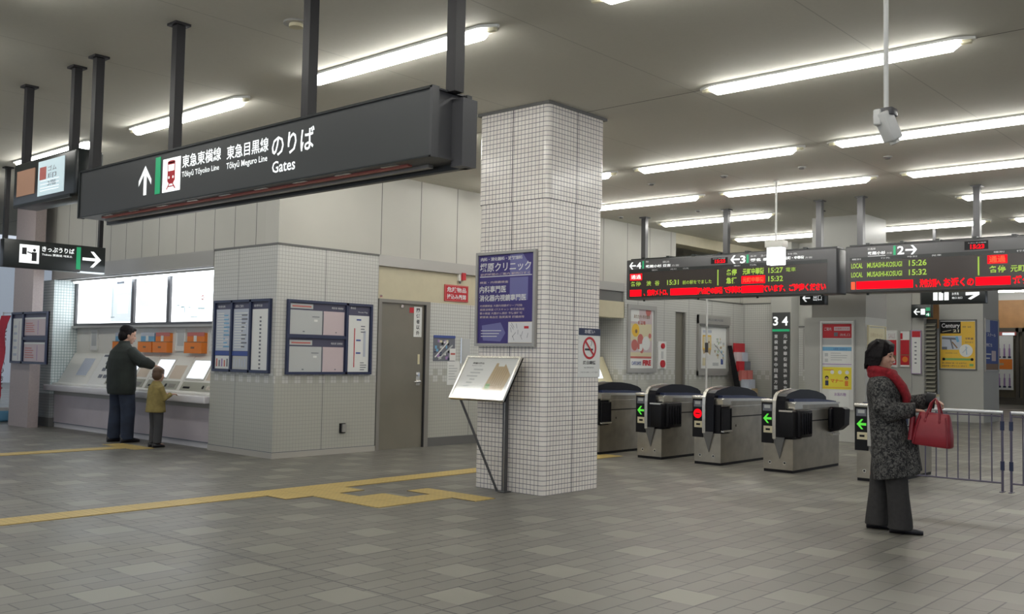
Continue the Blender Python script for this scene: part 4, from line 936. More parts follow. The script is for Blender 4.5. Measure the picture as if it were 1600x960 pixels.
machine('ticket_machine', -14.44, -13.40, 'ticket machine with bright screen just right of the man, behind the child', 'ticket machine', 'ivory', mscreen(-14.44, -13.40))
machine('ticket_machine', -13.40, -12.33, 'rightmost ticket machine with bright sloped panels beside the tiled corner', 'ticket machine', 'ivory', mscreen(-13.40, -12.33))
# strip light added under the soffit to brighten the bay
t = thing('added_strip_light', 'cool strip light added under the soffit to brighten the ticket bay', 'strip light', (-14.9, 7.72, 2.55))
q = MB(); q.box(-17.3, -12.5, 7.68, 7.76, 2.57, 2.60, 'trough'); q.build('light_housing', t)
q = MB(); q.tube([(-17.25, 7.72, 2.56), (-12.55, 7.72, 2.56)], .018, 'tube_c', 10); q.build('light_tube', t)
# things on the back panel above the machines
F = FY(7.92)
def leaflet(a0, a1, mt, mt2, label):
    t = thing('leaflet_box', label, 'leaflet holder', ((a0+a1)/2, 7.90, 1.36))
    q = MB(); q.slab(F, a0, 1.35, a1, 1.515, 0, .10, 'orange'); q.slab(F, a0, 1.515, a1, 1.525, 0, .102, 'brownp'); q.slab(F, a0+(a1-a0)*.4, 1.42, a0+(a1-a0)*.6, 1.45, .1, .104, 'brownp'); q.build('box', t)
    q = MB(); q.slab(F, a0, 1.525, a1, 1.66, 0, .05, mt); q.slab(F, a0, 1.61, a1, 1.67, .05, .053, mt2); q.slab(F, (a0+a1)/2-.05, 1.53, (a0+a1)/2+.03, 1.62, .05, .055, 'paper'); q.build('leaflets', t)
for a in ((-15.08, -14.64, 'skyblue', 'paper_b', 'orange holder with blue leaflets just right of the man’s head'), (-14.60, -14.16, 'orange', 'pinkred', 'orange holder with orange leaflets left of the white wall slot'), (-13.64, -13.15, 'orange', 'pinkred', 'orange leaflet holder at the right end of the bay'), (-15.95, -15.55, 'skyblue', 'paper_b', 'holder with blue leaflets just left of the man’s head')): leaflet(*a)
for a0, a1, b0, b1, lb in ((-14.05, -13.74, 1.38, 1.72, 'pale framed panel between the orange leaflet holders'), (-16.95, -16.66, 1.36, 1.73, 'pale framed panel above the blank left machine'), (-13.08, -12.9, 1.38, 1.72, 'narrow white panel at the right end of the bay wall')):
    q = MB(); q.slab(F, a0, b0, a1, b1, 0, .015, 'paper'); q.frame(F, a0, b0, a1, b1, .015, .015, .025, 'ivory'); q.slab(F, a0+.06, b0+.08, a1-.06, b1-.06, .015, .018, 'paper_g'); tag(q.build('wall_panel'), lb, 'wall panel')
q = MB()
for k in range(6): q.slab(F, -12.78+k*.06, 1.36, -12.75+k*.06, 1.72-.03*(k % 3), .02+.02*k, .05+.02*k, ('brownp', 'pinkred', 'ivory2', 'brownp', 'tan', 'paper_p')[k])
tag(q.build('hanging_leaflets'), 'bunch of brown and pink hanging leaflets at the right end of the counter', 'leaflets')
# end cupboard: niche machine right of the column
t = thing('fare_adjustment_machine', 'beige sloped machine side in the niche right of the tiled column', 'ticket machine', (-11.2, 14.9, 0))
q = MB(); Fp = Fr((0, 0, 0), (1, 0, 0), (0, 0, 1), (0, -1, 0)); q.prism(Fp, [(-11.6, 0), (-10.84, 0), (-10.84, .88), (-10.98, .90), (-11.24, 1.42), (-11.6, 1.42)], -15.38, -14.2, 'cream'); q.build('body', t)
q = MB(); F = Fr((-10.98, 0, .90), (0, 1, 0), (-.447, 0, .894), (.894, 0, .447)); q.slab(F, 14.4, .12, 15.1, .48, 0, .012, 'screen'); q.build('screen', t)
# pink board on the brown pillar
F = FY(7.07); t = thing('notice_board', 'framed board of pinkish white maps hung on the brown pillar', 'notice board', (-17.45, 7.07, 1.1))
q = MB(); q.box(-18.1, -17.55, 7.085, 7.10, 1.2, 1.9, 'navy'); q.build('bracket', t)
PB = 7.07
F = Fr((-.45, 7.07, 0), (1, 0, 0), (0, 0, 1), (0, -1, 0))
q = MB(); q.frame(F, -17.74, 1.11, -16.27, 2.01, .035, -.02, .03, 'navy'); q.slab(F, -17.74, 1.11, -16.27, 2.01, -.02, 0, 'navyhead'); q.slab(F, -17.27, 1.11, -17.21, 2.01, 0, .03, 'navy'); q.slab(F, -17.24, 1.52, -16.3, 1.57, 0, .03, 'navy'); q.build('frame', t)
for a0, a1, b0, b1, mt_ in ((-17.70, -17.28, 1.15, 1.90, 'paper'), (-17.20, -16.31, 1.60, 1.91, 'paper_p'), (-17.20, -16.31, 1.15, 1.48, 'paper_p')):
    q = MB(); q.slab(F, a0, b0, a1, b1, 0, .006, mt_); q.slab(F, a0, b1-.03, a1, b1, .006, .008, 'paper')
    q.slab(F, a0+(a1-a0)*.6, b0+.02, a0+(a1-a0)*.62, b1-.05, .006, .008, 'ink_p'); lines_(q, F, a0+.05, a0+(a1-a0)*.55, b0+.05, b1-.08, 5, .008, 'pinkred' if mt_ != 'paper' else 'paper_b', 3); q.build('map_sheet', t)
# banner flag at the far left
t = thing('banner_flag', 'red banner flag with white characters on a stand at the far left edge', 'banner', (-19.3, 7.3, 0))
q = MB(); F = FY(7.3); pts = []
rings = []
for k in range(13):
    z = .35+k*.135; w0 = -19.33+.05*math.sin(k*.6)+.02*k; rings.append([(w0, 7.3+.03*math.sin(k), z), (w0+.38-.01*(12-k), 7.2+.03*math.sin(k+1), z), (w0+.38-.01*(12-k), 7.21+.03*math.sin(k+1), z), (w0, 7.21+.03*math.sin(k), z)])
q.loft(rings, 'nobori', False); q.build('cloth', t)
q = MB(); 
for k in range(8): q.text(F, -19.16+.012*k, .62+k*.14, -19.0+.012*k, .72+k*.14, 'こおひい店内でど'[k], .045, 'text_w0', bold=.03)
q.ring(F, -19.0, 1.80, .0, .09, .045, 'skyblue'); q.ring(F, -19.0, 1.80, .0, .05, .046, 'text_w0'); q.build('lettering', t)
q = MB(); q.tube([(-19.36, 7.35, .1), (-19.36, 7.35, 2.05)], .012, 'white'); q.tube([(-19.36, 7.35, 2.03), (-18.85, 7.35, 2.03)], .008, 'white'); q.build('pole', t)
q = MB(); q.bev(-19.6, -19.1, 7.1, 7.5, 0, .20, 'skyblue', .04); q.bev(-19.56, -19.14, 7.13, 7.47, .16, .26, 'white', .03); q.build('base', t)

# ================================================================== TICKET GATES
def gate(x0, y0, label, ind, front_flap, rear_flap, L=1.40, W=.40):
    """x0,y0 = front left corner of the base; runs along +Y"""
    t = thing('ticket_gate', label, 'ticket gate', (x0+W/2, y0+L/2, 0))
    X, Y = x0, y0; Fp = Fr((0, 0, 0), (0, 1, 0), (0, 0, 1), (1, 0, 0))   # a = y, b = z, d = x
    q = MB(); q.box(X+.005, X+W-.005, Y+.005, Y+L-.005, 0, .035, 'black'); q.build('plinth', t)
    q = MB(); q.box(X, X+W, Y, Y+.24, .035, .42, 'steel')       # low front block
    q.prism(Fp, [(Y+.24, .035), (Y+L, .035), (Y+L, .80), (Y+L-.02, .845), (Y+.24, .855), (Y+.24, .80), (Y+.04, .80), (Y+.04, .78), (Y+.24, .78)], X, X+W, 'steel')
    BD = q.build('body', t)
    q = MB(); q.prism(Fp, [(Y+.04, .80), (Y+.26, .80), (Y+.26, .850), (Y+L+.005, .835), (Y+L+.01, .86), (Y+.9, .875), (Y+.08, .89), (Y+.03, .87)], X+.005, X+W+.008, 'steel_l'); TD = q.build('top_deck', t)
    q = MB(); q.prism(Fp, [(Y+.10, .87), (Y+L-.02, .85), (Y+L-.03, .872), (Y+1.1, .895), (Y+.8, .915), (Y+.10, .925)], X+.03, X+W-.03, 'navy'); q.build('top_surface', TD)
    q = MB(); q.slab(FX(X+W), Y+.26, .630, Y+L, .645, 0, .003, 'black'); q.slab(FX(X+W), Y+.26, .775, Y+L, .782, 0, .004, 'steel_l'); q.slab(FX(X+W), Y+.40, .5, Y+.415, .53, 0, .004, 'black'); q.build('side_seam', BD)
    # black recess under the deck at the front
    q = MB(); q.box(X+.10, X+W-.02, Y+.02, Y+.26, .42, .80, 'black'); q.build('reader_recess', t)
    # hood: big black arch rising from the front wedge and running back over the deck
    top = [(.02, .90), (.05, .955), (.11, .99), (.25, 1.015), (.45, 1.04), (.70, 1.035), (.95, 1.01), (1.15, .97), (1.24, .93), (1.25, .88)]
    q = MB(); q.prism(Fp, [(Y-.02, .42)]+[(Y-.03+a, b) for a, b in top]+[(Y+.25, .86), (Y+.15, .42)], X+.155, X+.30, 'hood'); q.build('hood', t)
    q = MB(); rim = [(-.035, .42), (-.04, .6), (-.04, .80), (-.03, .90), (.0, .965), (.06, 1.005), (.2, 1.03), (.42, 1.048)]
    pts = [(Y+a, b) for a, b in rim]; inner = [(Y+a+.022, b-.012) for a, b in rim]
    q.prism(Fp, pts+inner[::-1], X+.140, X+.185, 'steel_l'); q.build('hood_rim', t)
    # wedge pointing down
    q = MB(); q.add([(X+.14, Y-.03, .44), (X+.30, Y-.03, .44), (X+.225, Y-.012, .17), (X+.14, Y+.05, .44), (X+.30, Y+.05, .44), (X+.225, Y+.02, .17)], [(0, 2, 1), (3, 4, 5), (0, 1, 4, 3), (0, 3, 5, 2), (1, 2, 5, 4)], 'skirting'); q.build('front_wedge', t)
    # indicator tower at the left of the front
    F = FY(Y-.015)
    q = MB(); q.box(X-.02, X+.14, Y-.015, Y+.22, .36, .88, 'black'); q.bev(X-.03, X+.14, Y-.03, Y+.24, .87, .915, 'steel_l', .015); IH = q.build('indicator_housing', t)
    q = MB(); q.slab(F, X+.00, .765, X+.12, .85, 0, .004, 'ink'); q.slab(F, X+.02, .80, X+.10, .84, .004, .006, 'paper_g'); q.build('card_reader', IH)
    q = MB()
    if ind == 'arrow':
        q.poly(F, [(X+.005, .67), (X+.06, .73), (X+.085, .73), (X+.05, .685), (X+.12, .685), (X+.12, .655), (X+.05, .655), (X+.085, .61), (X+.06, .61)], .005, 'arrow_g'); q.build('green_arrow', IH)
    elif ind == 'stop':
        q.disc(F, X+.06, .675, .062, .005, 'led_r', 24); q.slab(F, X+.025, .667, X+.095, .683, .0052, .006, 'black'); q.build('red_stop_light', IH)
    q = MB(); q.slab(F, X+.01, .49, X+.13, .575, 0, .005, 'cream'); q.slab(F, X+.04, .52, X+.10, .545, .005, .007, 'black'); q.build('ticket_slot_label', IH)
    for a in (.09, .29):
        q = MB(); F0 = FY(Y); q.disc(F0, X+a, .12, .022, .002, 'steel_l'); q.disc(F0, X+a, .12, .011, .003, 'black'); q.build('lock_screw', BD)
    # front flap housing on the right side
    if front_flap == 'out':
        q = MB(); q.bev(X+W-.15, X+W+.03, Y-.06, Y+.10, .45, .775, 'black', .008); q.box(X+W-.16, X+W+.02, Y-.065, Y+.02, .765, .785, 'steel_l')
        q.build('flap_housing', t)
        q = MB(); q.bev(X+W, X+W+.07, Y+.05, Y+.42, .44, .79, 'black', .02)
        for k in range(5): q.bev(X+W+.06, X+W+.085, Y+.10+k*.065, Y+.12+k*.065, .48, .75, 'hood', .008)
        q.build('flap_door', t)
    else:
        q = MB(); q.box(X+W-.01, X+W+.012, Y+.03, Y+.25, .47, .74, 'hood'); q.box(X+W-.01, X+W+.03, Y+.03, Y+.26, .44, .465, 'steel_l'); q.frame(FX(X+W), Y+.02, .46, Y+.26, .755, .012, 0, .02, 'black'); q.build('flap_door', t)
    if rear_flap == 'out':
        q = MB(); Fh = Fr((0, 0, 0), (1, 0, 0), (0, 0, 1), (0, -1, 0))
        q.prism(Fh, [(X+W-.02, .46), (X+W+.12, .50), (X+W+.20, .57), (X+W+.21, .78), (X+W+.17, .80), (X+W-.02, .80)], -(Y+L-.14), -(Y+L-.30), 'black'); q.bev(X+W-.01, X+W+.05, Y+L-.36, Y+L-.10, .50, .79, 'hood', .02)
        q.box(X+W-.01, X+W+.06, Y+L-.34, Y+L-.12, .43, .455, 'steel_l'); q.build('flap_door', t)
    return t
gate(-8.80, 11.43, 'ticket gate mostly hidden behind the tiled column, only its right end showing', 'arrow', 'in', 'none')
gate(-7.82, 11.55, 'ticket gate with green arrow, first one fully clear of the tiled column', 'arrow', 'out', 'out')
gate(-6.88, 11.52, 'ticket gate with glowing red stop light, middle of the row', 'stop', 'in', 'none')
gate(-5.84, 11.47, 'ticket gate with green arrow and black flap doors, nearest to the woman', 'arrow', 'out', 'out')
gate(-4.62, 11.45, 'ticket gate with green arrow partly hidden behind the standing woman', 'arrow', 'in', 'none')

# ================================================================== FENCE
def fence(x0, x1, y, label, step=.115, posts=()):
    t = thing('steel_fence', label, 'fence', ((x0+x1)/2, y, 0))
    q = MB(); q.tube([(x0, y, .875), (x1, y, .875)], .021, 'rail', 10); q.tube([(x0, y, .835), (x1, y, .835)], .008, 'bar', 8); q.build('top_rail', t)
    q = MB(); q.tube([(x0, y, .10), (x1, y, .10)], .010, 'bar', 8); q.build('bottom_rail', t)
    n = int(round((x1-x0)/step))
    for k in range(1, n):
        x = x0+k*(x1-x0)/n; q = MB(); q.tube([(x, y, .10), (x, y, .86)], .0075, 'bar', 8); q.build('bar', t)
    for x in posts:
        q = MB(); q.tube([(x, y, 0), (x, y, .89)], .014, 'bar', 10); q.box(x-.018, x+.018, y-.06, y+.06, 0, .008, 'bar'); q.tube([(x, y, .24), (x, y, .34)], .022, 'navy', 10); q.tube([(x, y, .68), (x, y, .78)], .022, 'navy', 10); q.build('post', t)
fence(-4.15, -3.075, 11.7, 'steel barred fence section between the last gate and the shared post', posts=(-4.13, -3.085))
fence(-2.99, -1.4, 11.7, 'steel barred fence section running off the right edge of the picture', posts=(-2.995, -1.42))

# ================================================================== POSTERS BEHIND THE GATES
def poster(name, F, a0, b0, a1, b1, label, fill, fr='fascia', fw=.03, cat='poster', dep=.03):
    c = F.P((a0+a1)/2, b0); t = thing(name, label, cat, tuple(c))
    q = MB(); q.frame(F, a0, b0, a1, b1, fw, 0, dep, fr); q.build('frame', t)
    q = MB(); q.slab(F, a0+fw*.8, b0+fw*.8, a1-fw*.8, b1-fw*.8, 0, .010, 'paper'); fill(q, F); q.build('printed_sheet', t)
    return t
def pfire(q, F):
    e = .0115; q.slab(F, 15.58, 1.42, 16.36, 2.38, .01, e, 'paper_p'); q.slab(F, 15.60, 1.75, 16.34, 2.08, .01, e+.0005, 'cream')
    q.slab(F, 15.6, 1.44, 16.34, 1.52, .01, e+.001, 'cream'); q.slab(F, 15.6, 1.40, 16.34, 1.44, .01, e+.001, 'pinkred')
    q.slab(F, 15.58, 2.12, 15.9, 2.38, .01, e+.0003, 'paper'); q.disc(F, 16.22, 2.33, .09, e+.002, 'pinkred'); q.text(F, 15.72, 2.18, 16.28, 2.26, 'あたたかい冬の珈琲', e+.002, 'brownp', bold=.02); q.text(F, 15.86, 2.06, 16.12, 2.14, '新登場', e+.002, 'pinkred', bold=.03)
    for a, b, r_, m_ in ((15.78, 1.95, .13, 'amber'), (15.95, 1.78, .10, 'pinkred'), (16.1, 1.9, .09, 'cream'), (15.75, 1.66, .11, 'pinkred'), (16.15, 1.70, .14, 'paper'), (15.95, 1.62, .08, 'paper'), (16.28, 1.85, .05, 'pinkred'), (16.0, 1.56, .06, 'pinkred')): q.disc(F, a, b, r_, e+.002+r_*.001, m_)
    q.disc(F, 15.8, 1.93, .04, e+.004, 'brownp'); q.slab(F, 15.86, 1.58, 15.92, 1.75, .01, e+.003, 'pinkred')
    q.text(F, 15.66, 1.27, 15.98, 1.34, 'CAFE DAYS', e+.001, 'ink_b', bold=.03); q.text(F, 16.04, 1.26, 16.33, 1.37, 'FIRE', e+.001, 'red', bold=.06)
poster('advert_poster', FX(WX), 15.50, 1.12, 16.50, 2.45, 'tall framed advertising poster in cream and rose reading FIRE, right of the column', pfire, 'fascia', .09)
# button plate
F = FX(WX); t = thing('button_plate', 'white plate with two red round buttons right of the FIRE poster', 'button plate', (WX, 16.72, 1.2))
q = MB(); q.slab(F, 16.58, 1.20, 16.88, 1.75, 0, .02, 'paper'); q.slab(F, 16.69, 1.40, 16.77, 1.55, .02, .023, 'paper_g'); PL = q.build('plate', t)
for b, r_ in ((1.66, .055), (1.30, .075)):
    q = MB(); q.tube([F.P(16.73, b, .02), F.P(16.73, b, .05)], r_, 'red', 16); q.build('red_button', PL)
def pmap(q, F):
    e = .0115; q.slab(F, 18.27, 1.25, 19.27, 2.10, .01, e, 'paper'); q.slab(F, 18.33, 1.98, 18.7, 2.04, .01, e+.0005, 'paper_b'); q.slab(F, 18.32, 1.62, 18.68, 1.93, .01, e+.001, 'amber'); q.slab(F, 18.345, 1.65, 18.655, 1.90, .01, e+.0015, 'cream'); q.slab(F, 18.45, 1.76, 18.52, 1.80, .01, e+.002, 'brownp'); q.slab(F, 18.56, 1.76, 18.61, 1.80, .01, e+.002, 'brownp')
    q.poly(F, [(18.32, 1.62), (18.36, 1.52), (18.5, 1.58), (18.64, 1.50), (18.68, 1.62)], e+.002, 'tan'); q.slab(F, 18.32, 1.27, 18.46, 1.44, .01, e+.001, 'cream')
    R = random.Random(5)
    for k in range(26): a, b = R.uniform(18.8, 19.2), R.uniform(1.38, 1.88); q.slab(F, a, b, a+R.uniform(.02, .09), b+R.uniform(.02, .06), .01, e+.001+k*.0001, R.choice(['greenp', 'tan', 'paper_g', 'cream', 'skyblue', 'paper_b']))
    q.line(F, (18.78, 1.4), (19.25, 1.9), .02, e+.004, 'paper'); q.line(F, (18.8, 1.75), (19.2, 1.5), .015, e+.0042, 'ink'); q.slab(F, 19.1, 1.3, 19.2, 1.42, .01, e+.003, 'ink_b'); q.slab(F, 18.75, 1.27, 19.0, 1.34, .01, e+.001, 'paper_g')
t = poster('area_map', FX(WX), 18.18, 1.16, 19.38, 2.17, 'large grey framed area map on the tiled wall behind the gates', pmap, 'fascia', .05, 'map')
q = MB(); F = FX(WX); q.slab(F, 18.10, 2.17, 19.44, 2.36, 0, .06, 'fascia'); q.text(F, 18.45, 2.24, 19.1, 2.29, '周辺案内図', .062, 'ink'); q.slab(F, 18.10, 1.06, 19.44, 1.16, 0, .05, 'fascia'); q.slab(F, 18.10, 1.06, 18.18, 2.36, 0, .045, 'fascia'); q.slab(F, 19.38, 1.06, 19.44, 2.36, 0, .045, 'fascia'); q.slab(F, 18.14, 2.12, 19.40, 2.17, .03, .055, 'skirting'); q.build('header_board', t)
# magazine rack
t = thing('magazine_rack', 'sloped black magazine rack with a red top sign and colourful magazines', 'rack', (-10.35, 19.55, 0))
q = MB(); Fp = FY(0); q.prism(Fp, [(-10.74, 0), (-10.20, 0), (-10.20, .10), (-10.36, .55), (-10.64, 1.72), (-10.72, 1.72), (-10.50, .55)], -19.38, -19.34, 'black'); q.prism(Fp, [(-10.74, 0), (-10.20, 0), (-10.20, .10), (-10.36, .55), (-10.64, 1.72), (-10.72, 1.72), (-10.50, .55)], -19.92, -19.88, 'black'); q.box(-10.7, -10.2, 19.38, 19.88, .02, .10, 'black'); q.build('rack_frame', t)
q = MB(); q.box(-10.62, -10.58, 19.40, 19.86, 1.52, 1.78, 'red'); q.build('red_top_sign', t)
R = random.Random(9)
for k in range(5):
    q = MB(); z = .55+k*.20; x = -10.30-.06*k
    for j in range(2): q.box(x-.06, x+.02+.02*j, 19.39+j*.245, 19.62+j*.245, z, z+.23, R.choice(['paper_p', 'pinkred', 'paper_b', 'paper', 'tan', 'ink', 'red']))
    q.build('magazine_row', t)
# 3 / 4 platform sign
F = FY(19.92); t = thing('platform_sign', 'tall dark vertical sign with white 3 and 4 and a green line', 'sign', (-9.73, 19.9, .5))
q = MB(); q.slab(F, -9.93, .45, -9.52, 2.47, 0, .03, 'signblk'); q.build('sign_plate', t)
q = MB(); q.text(F, -9.91, 2.18, -9.79, 2.38, '3', .033, 'text_w', bold=.02); q.text(F, -9.70, 2.18, -9.56, 2.38, '4', .033, 'text_w', bold=.02)
for c_, s_ in ((-9.88, '東横線渋谷中目黒方面'), (-9.66, '元町中華街横浜菊名方面')):
    for k, ch in enumerate(s_): q.text(F, c_, 1.90-k*.125, c_+.085, 1.985-k*.125, ch, .033, 'text_w0', bold=.03)
q.build('lettering', t)
q = MB(); q.slab(F, -9.93, 2.05, -9.52, 2.10, .03, .034, 'green_bar'); q.build('green_bar', t)
def psmall(q, F):
    q.slab(F, -9.34, 1.9, -8.98, 2.08, .01, .0115, 'paper_p'); q.text(F, -9.33, 1.93, -9.0, 2.06, 'Winter', .013, 'orange', bold=.03); q.slab(F, -9.34, 1.52, -8.98, 1.72, .01, .0118, 'ink'); q.slab(F, -9.3, 1.55, -9.02, 1.66, .0118, .0122, 'paper_b'); q.slab(F, -9.34, 1.28, -9.22, 1.34, .01, .0118, 'red')
poster('advert_poster', FY(20.3), -9.39, 1.22, -8.93, 2.14, 'narrow poster with orange lettering right of the 3 and 4 platform sign', psmall)
# poster board on the grey column
F = FY(16.80); t = thing('poster_board', 'white framed tall board holding red, blue and yellow posters on the grey column', 'poster board', (-7.14, 16.78, .0))
q = MB(); q.frame(F, -7.46, .55, -6.81, 2.15, .03, 0, .03, 'fascia'); q.frame(F, -7.44, .57, -6.83, 2.13, .03, .03, .035, 'white'); q.slab(F, -7.44, .57, -6.83, 2.13, 0, .008, 'white'); q.build('board_frame', t)
q = MB(); q.slab(F, -7.40, 1.83, -6.87, 2.08, .008, .014, 'red'); q.slab(F, -7.19, 1.96, -6.90, 2.03, .014, .0145, 'paper_p'); q.slab(F, -7.19, 1.86, -7.12, 1.93, .014, .015, 'ink'); q.text(F, -7.37, 1.96, -7.24, 2.02, 'ご案内', .016, 'text_w0'); q.text(F, -7.08, 1.86, -6.90, 1.91, '改札口', .016, 'paper_p'); q.text(F, -7.17, 1.98, -6.92, 2.01, '定期券うりば', .0155, 'red'); q.build('red_poster', t)
q = MB(); q.slab(F, -7.40, 1.71, -6.87, 1.81, .008, .012, 'paper_g'); q.build('grey_strip', t)
q = MB(); q.slab(F, -7.40, 1.34, -6.87, 1.69, .008, .014, 'paper'); q.slab(F, -7.40, 1.60, -6.87, 1.67, .014, .0145, 'skyblue'); q.text(F, -7.2, 1.615, -6.95, 1.655, 'お客様へのお知らせ', .0155, 'ink_b'); q.slab(F, -7.40, 1.355, -6.87, 1.37, .014, .0145, 'ink_p'); lines_(q, FY(16.786), -7.25, -6.92, 1.42, 1.58, 4, .0015, 'paper_g'); q.slab(F, -7.36, 1.5, -7.30, 1.56, .014, .0145, 'paper_g'); q.slab(F, -7.36, 1.4, -7.30, 1.46, .014, .0145, 'paper_g'); q.build('blue_white_poster', t)
q = MB(); q.slab(F, -7.40, .92, -6.87, 1.31, .008, .014, 'yellow')
for a in (-7.32, -6.96): q.disc(F, a, 1.12, .035, .0155, 'black'); q.disc(F, a, 1.105, .025, .016, 'skin'); q.slab(F, a-.03, .98, a+.03, 1.07, .014, .0155, 'navy' if a < -7.2 else 'orange')
for a in (-7.22, -7.08, -6.95): q.disc(F, a, 1.22, .035, .0155, 'paper')
q.text(F, -7.25, 1.03, -7.02, 1.10, 'マナー', .0155, 'orange', bold=.05); q.slab(F, -7.38, 1.255, -7.2, 1.265, .014, .0155, 'red'); q.slab(F, -7.38, .94, -6.89, .955, .014, .0155, 'amber'); q.build('yellow_poster', t)
q = MB(); q.slab(F, -7.28, .60, -6.92, .90, .008, .013, 'paper'); q.text(F, -7.18, .80, -6.97, .86, 'お忘れ物', .0145, 'ink_p', bold=.02); q.build('white_sheet', t)
def pcream(q, F): q.slab(F, 16.92, 1.5, 17.66, 2.02, .01, .012, 'cream'); q.text(F, 17.0, 1.85, 17.55, 1.93, 'お得なきっぷ', .0135, 'tan')
poster('notice_poster', FX(-6.63), 16.88, 1.45, 17.70, 2.06, 'cream poster on the side of the grey column above the woman’s head', pcream, 'cream', .02)
# red posters behind the woman
def pr(a0, a1, k):
    def f(q, F):
        q.slab(F, a0+.02, 1.36, a1-.02, 1.98 if k < 2 else 2.1, .01, .012, 'red' if k < 2 else 'paper')
        if k == 0: q.slab(F, a0+.02, 1.48, a1-.02, 1.6, .012, .014, 'brownp'); q.slab(F, a0+.05, 1.4, a1-.05, 1.46, .012, .015, 'paper_p'); q.text(F, a0+.05, 2.02, a1-.05, 2.14, 'SALE', .0145, 'paper_p', bold=.02)
        if k == 1: q.disc(F, (a0+a1)/2, 1.5, .07, .014, 'orange'); q.slab(F, a0+.03, 1.6, a1-.03, 1.62, .012, .014, 'brownp'); q.slab(F, a0+.02, 2.0, a0+.07, 2.15, .012, .014, 'red')
        if k == 2:
            q.slab(F, a0+.02, 2.05, a1-.02, 2.2, .012, .014, 'red')
            for j in range(6): q.slab(F, a0+.08, 1.4+j*.1, a0+.13, 1.43+j*.1, .012, .014, 'ink')
    return f
poster('advert_poster', FY(24.5), -9.13, 1.30, -8.86, 2.22, 'red and white poster directly right of the woman’s head', pr(-9.13, -8.86, 0), 'white', .015)
poster('advert_poster', FY(24.5), -8.80, 1.30, -8.54, 2.22, 'red poster with orange circle, middle of the three behind the woman', pr(-8.80, -8.54, 1), 'fascia', .02)
poster('advert_poster', FY(24.5), -8.52, 1.15, -8.28, 2.22, 'white poster with a red heading, rightmost of the three behind the woman', pr(-8.52, -8.28, 2), 'ink_p', .012, dep=.02)
# yellow poster + side poster on the square column
def pyel(q, F):
    e = .012; q.slab(F, -8.02, 1.30, -7.21, 2.45, .01, e, 'amber'); q.slab(F, -8.02, 2.16, -7.54, 2.45, .01, e+.001, 'black'); q.text(F, -7.99, 2.27, -7.56, 2.41, 'Century', e+.003, 'text_w0', bold=.02); q.text(F, -7.72, 2.19, -7.58, 2.26, '21', e+.003, 'cream', bold=.03); q.line(F, (-7.97, 2.2), (-7.76, 2.24), .012, e+.003, 'cream')
    q.text(F, -7.5, 2.3, -7.3, 2.34, '売買・賃貸', e+.001, 'brownp', bold=.02); q.text(F, -7.44, 2.0, -7.25, 2.06, '不動産', e+.001, 'brownp', bold=.03); q.text(F, -7.44, 1.92, -7.25, 1.97, '無料査定', e+.001, 'brownp')
    q.slab(F, -7.99, 1.76, -7.52, 2.10, .01, e+.001, 'paper_b'); q.poly(F, [(-7.98, 2.07), (-7.62, 2.05), (-7.62, 2.0), (-7.98, 2.02)], e+.002, 'ink'); q.line(F, (-7.78, 2.02), (-7.72, 1.78), .035, e+.002, 'ink'); q.line(F, (-7.64, 2.08), (-7.60, 1.95), .06, e+.0025, 'skyblue'); q.line(F, (-7.74, 1.95), (-7.62, 1.80), .03, e+.003, 'brownp'); q.slab(F, -7.98, 1.76, -7.86, 1.83, .01, e+.003, 'ink')
    q.disc(F, -7.42, 1.74, .155, e+.004, 'paper', 28); q.line(F, (-7.5, 1.68), (-7.38, 1.82), .02, e+.005, 'paper_b'); q.line(F, (-7.4, 1.64), (-7.42, 1.85), .015, e+.005, 'skyblue')
    q.text(F, -7.9, 1.66, -7.62, 1.69, '地域密着のお店', e+.001, 'brownp'); q.slab(F, -7.97, 1.50, -7.25, 1.55, .01, e+.001, 'greenp'); q.disc(F, -7.94, 1.525, .035, e+.003, 'black'); q.disc(F, -7.28, 1.525, .035, e+.003, 'black'); q.text(F, -7.98, 1.41, -7.4, 1.45, '南口駅前徒歩一分 お気軽に', e+.001, 'brownp', bold=.02); q.text(F, -7.98, 1.34, -7.4, 1.38, '営業時間 十時から十八時まで', e+.001, 'brownp', bold=.02); q.slab(F, -7.34, 1.36, -7.25, 1.42, .01, e+.001, 'greenp')
poster('advert_poster', FY(25.1), -8.05, 1.26, -7.17, 2.50, 'large yellow poster with a black heading block on the square grey column', pyel, 'skirting', .03)
def ppur(q, F):
    e = .012; q.slab(F, 25.24, 1.28, 26.3, 2.5, .01, e, 'ink_b'); q.slab(F, 25.24, 2.2, 25.62, 2.5, .01, e+.001, 'paper_b'); q.slab(F, 25.24, 1.28, 26.3, 1.43, .01, e+.001, 'brownp'); q.text(F, 25.4, 2.1, 26.1, 2.18, 'スクール', e+.001, 'text_w0', bold=.02); q.text(F, 25.3, 1.85, 25.8, 1.93, '受講生', e+.001, 'text_w0', bold=.02); q.slab(F, 25.75, 1.5, 26.1, 1.75, .01, e+.001, 'paper_p'); q.slab(F, 25.3, 1.65, 25.7, 1.68, .01, e+.001, 'paper'); q.slab(F, 25.3, 1.55, 25.6, 1.58, .01, e+.001, 'paper')
poster('advert_poster', FX(-7.03), 25.20, 1.24, 26.34, 2.54, 'dark blue poster on the narrow side of the square grey column', ppur, 'fascia', .03)
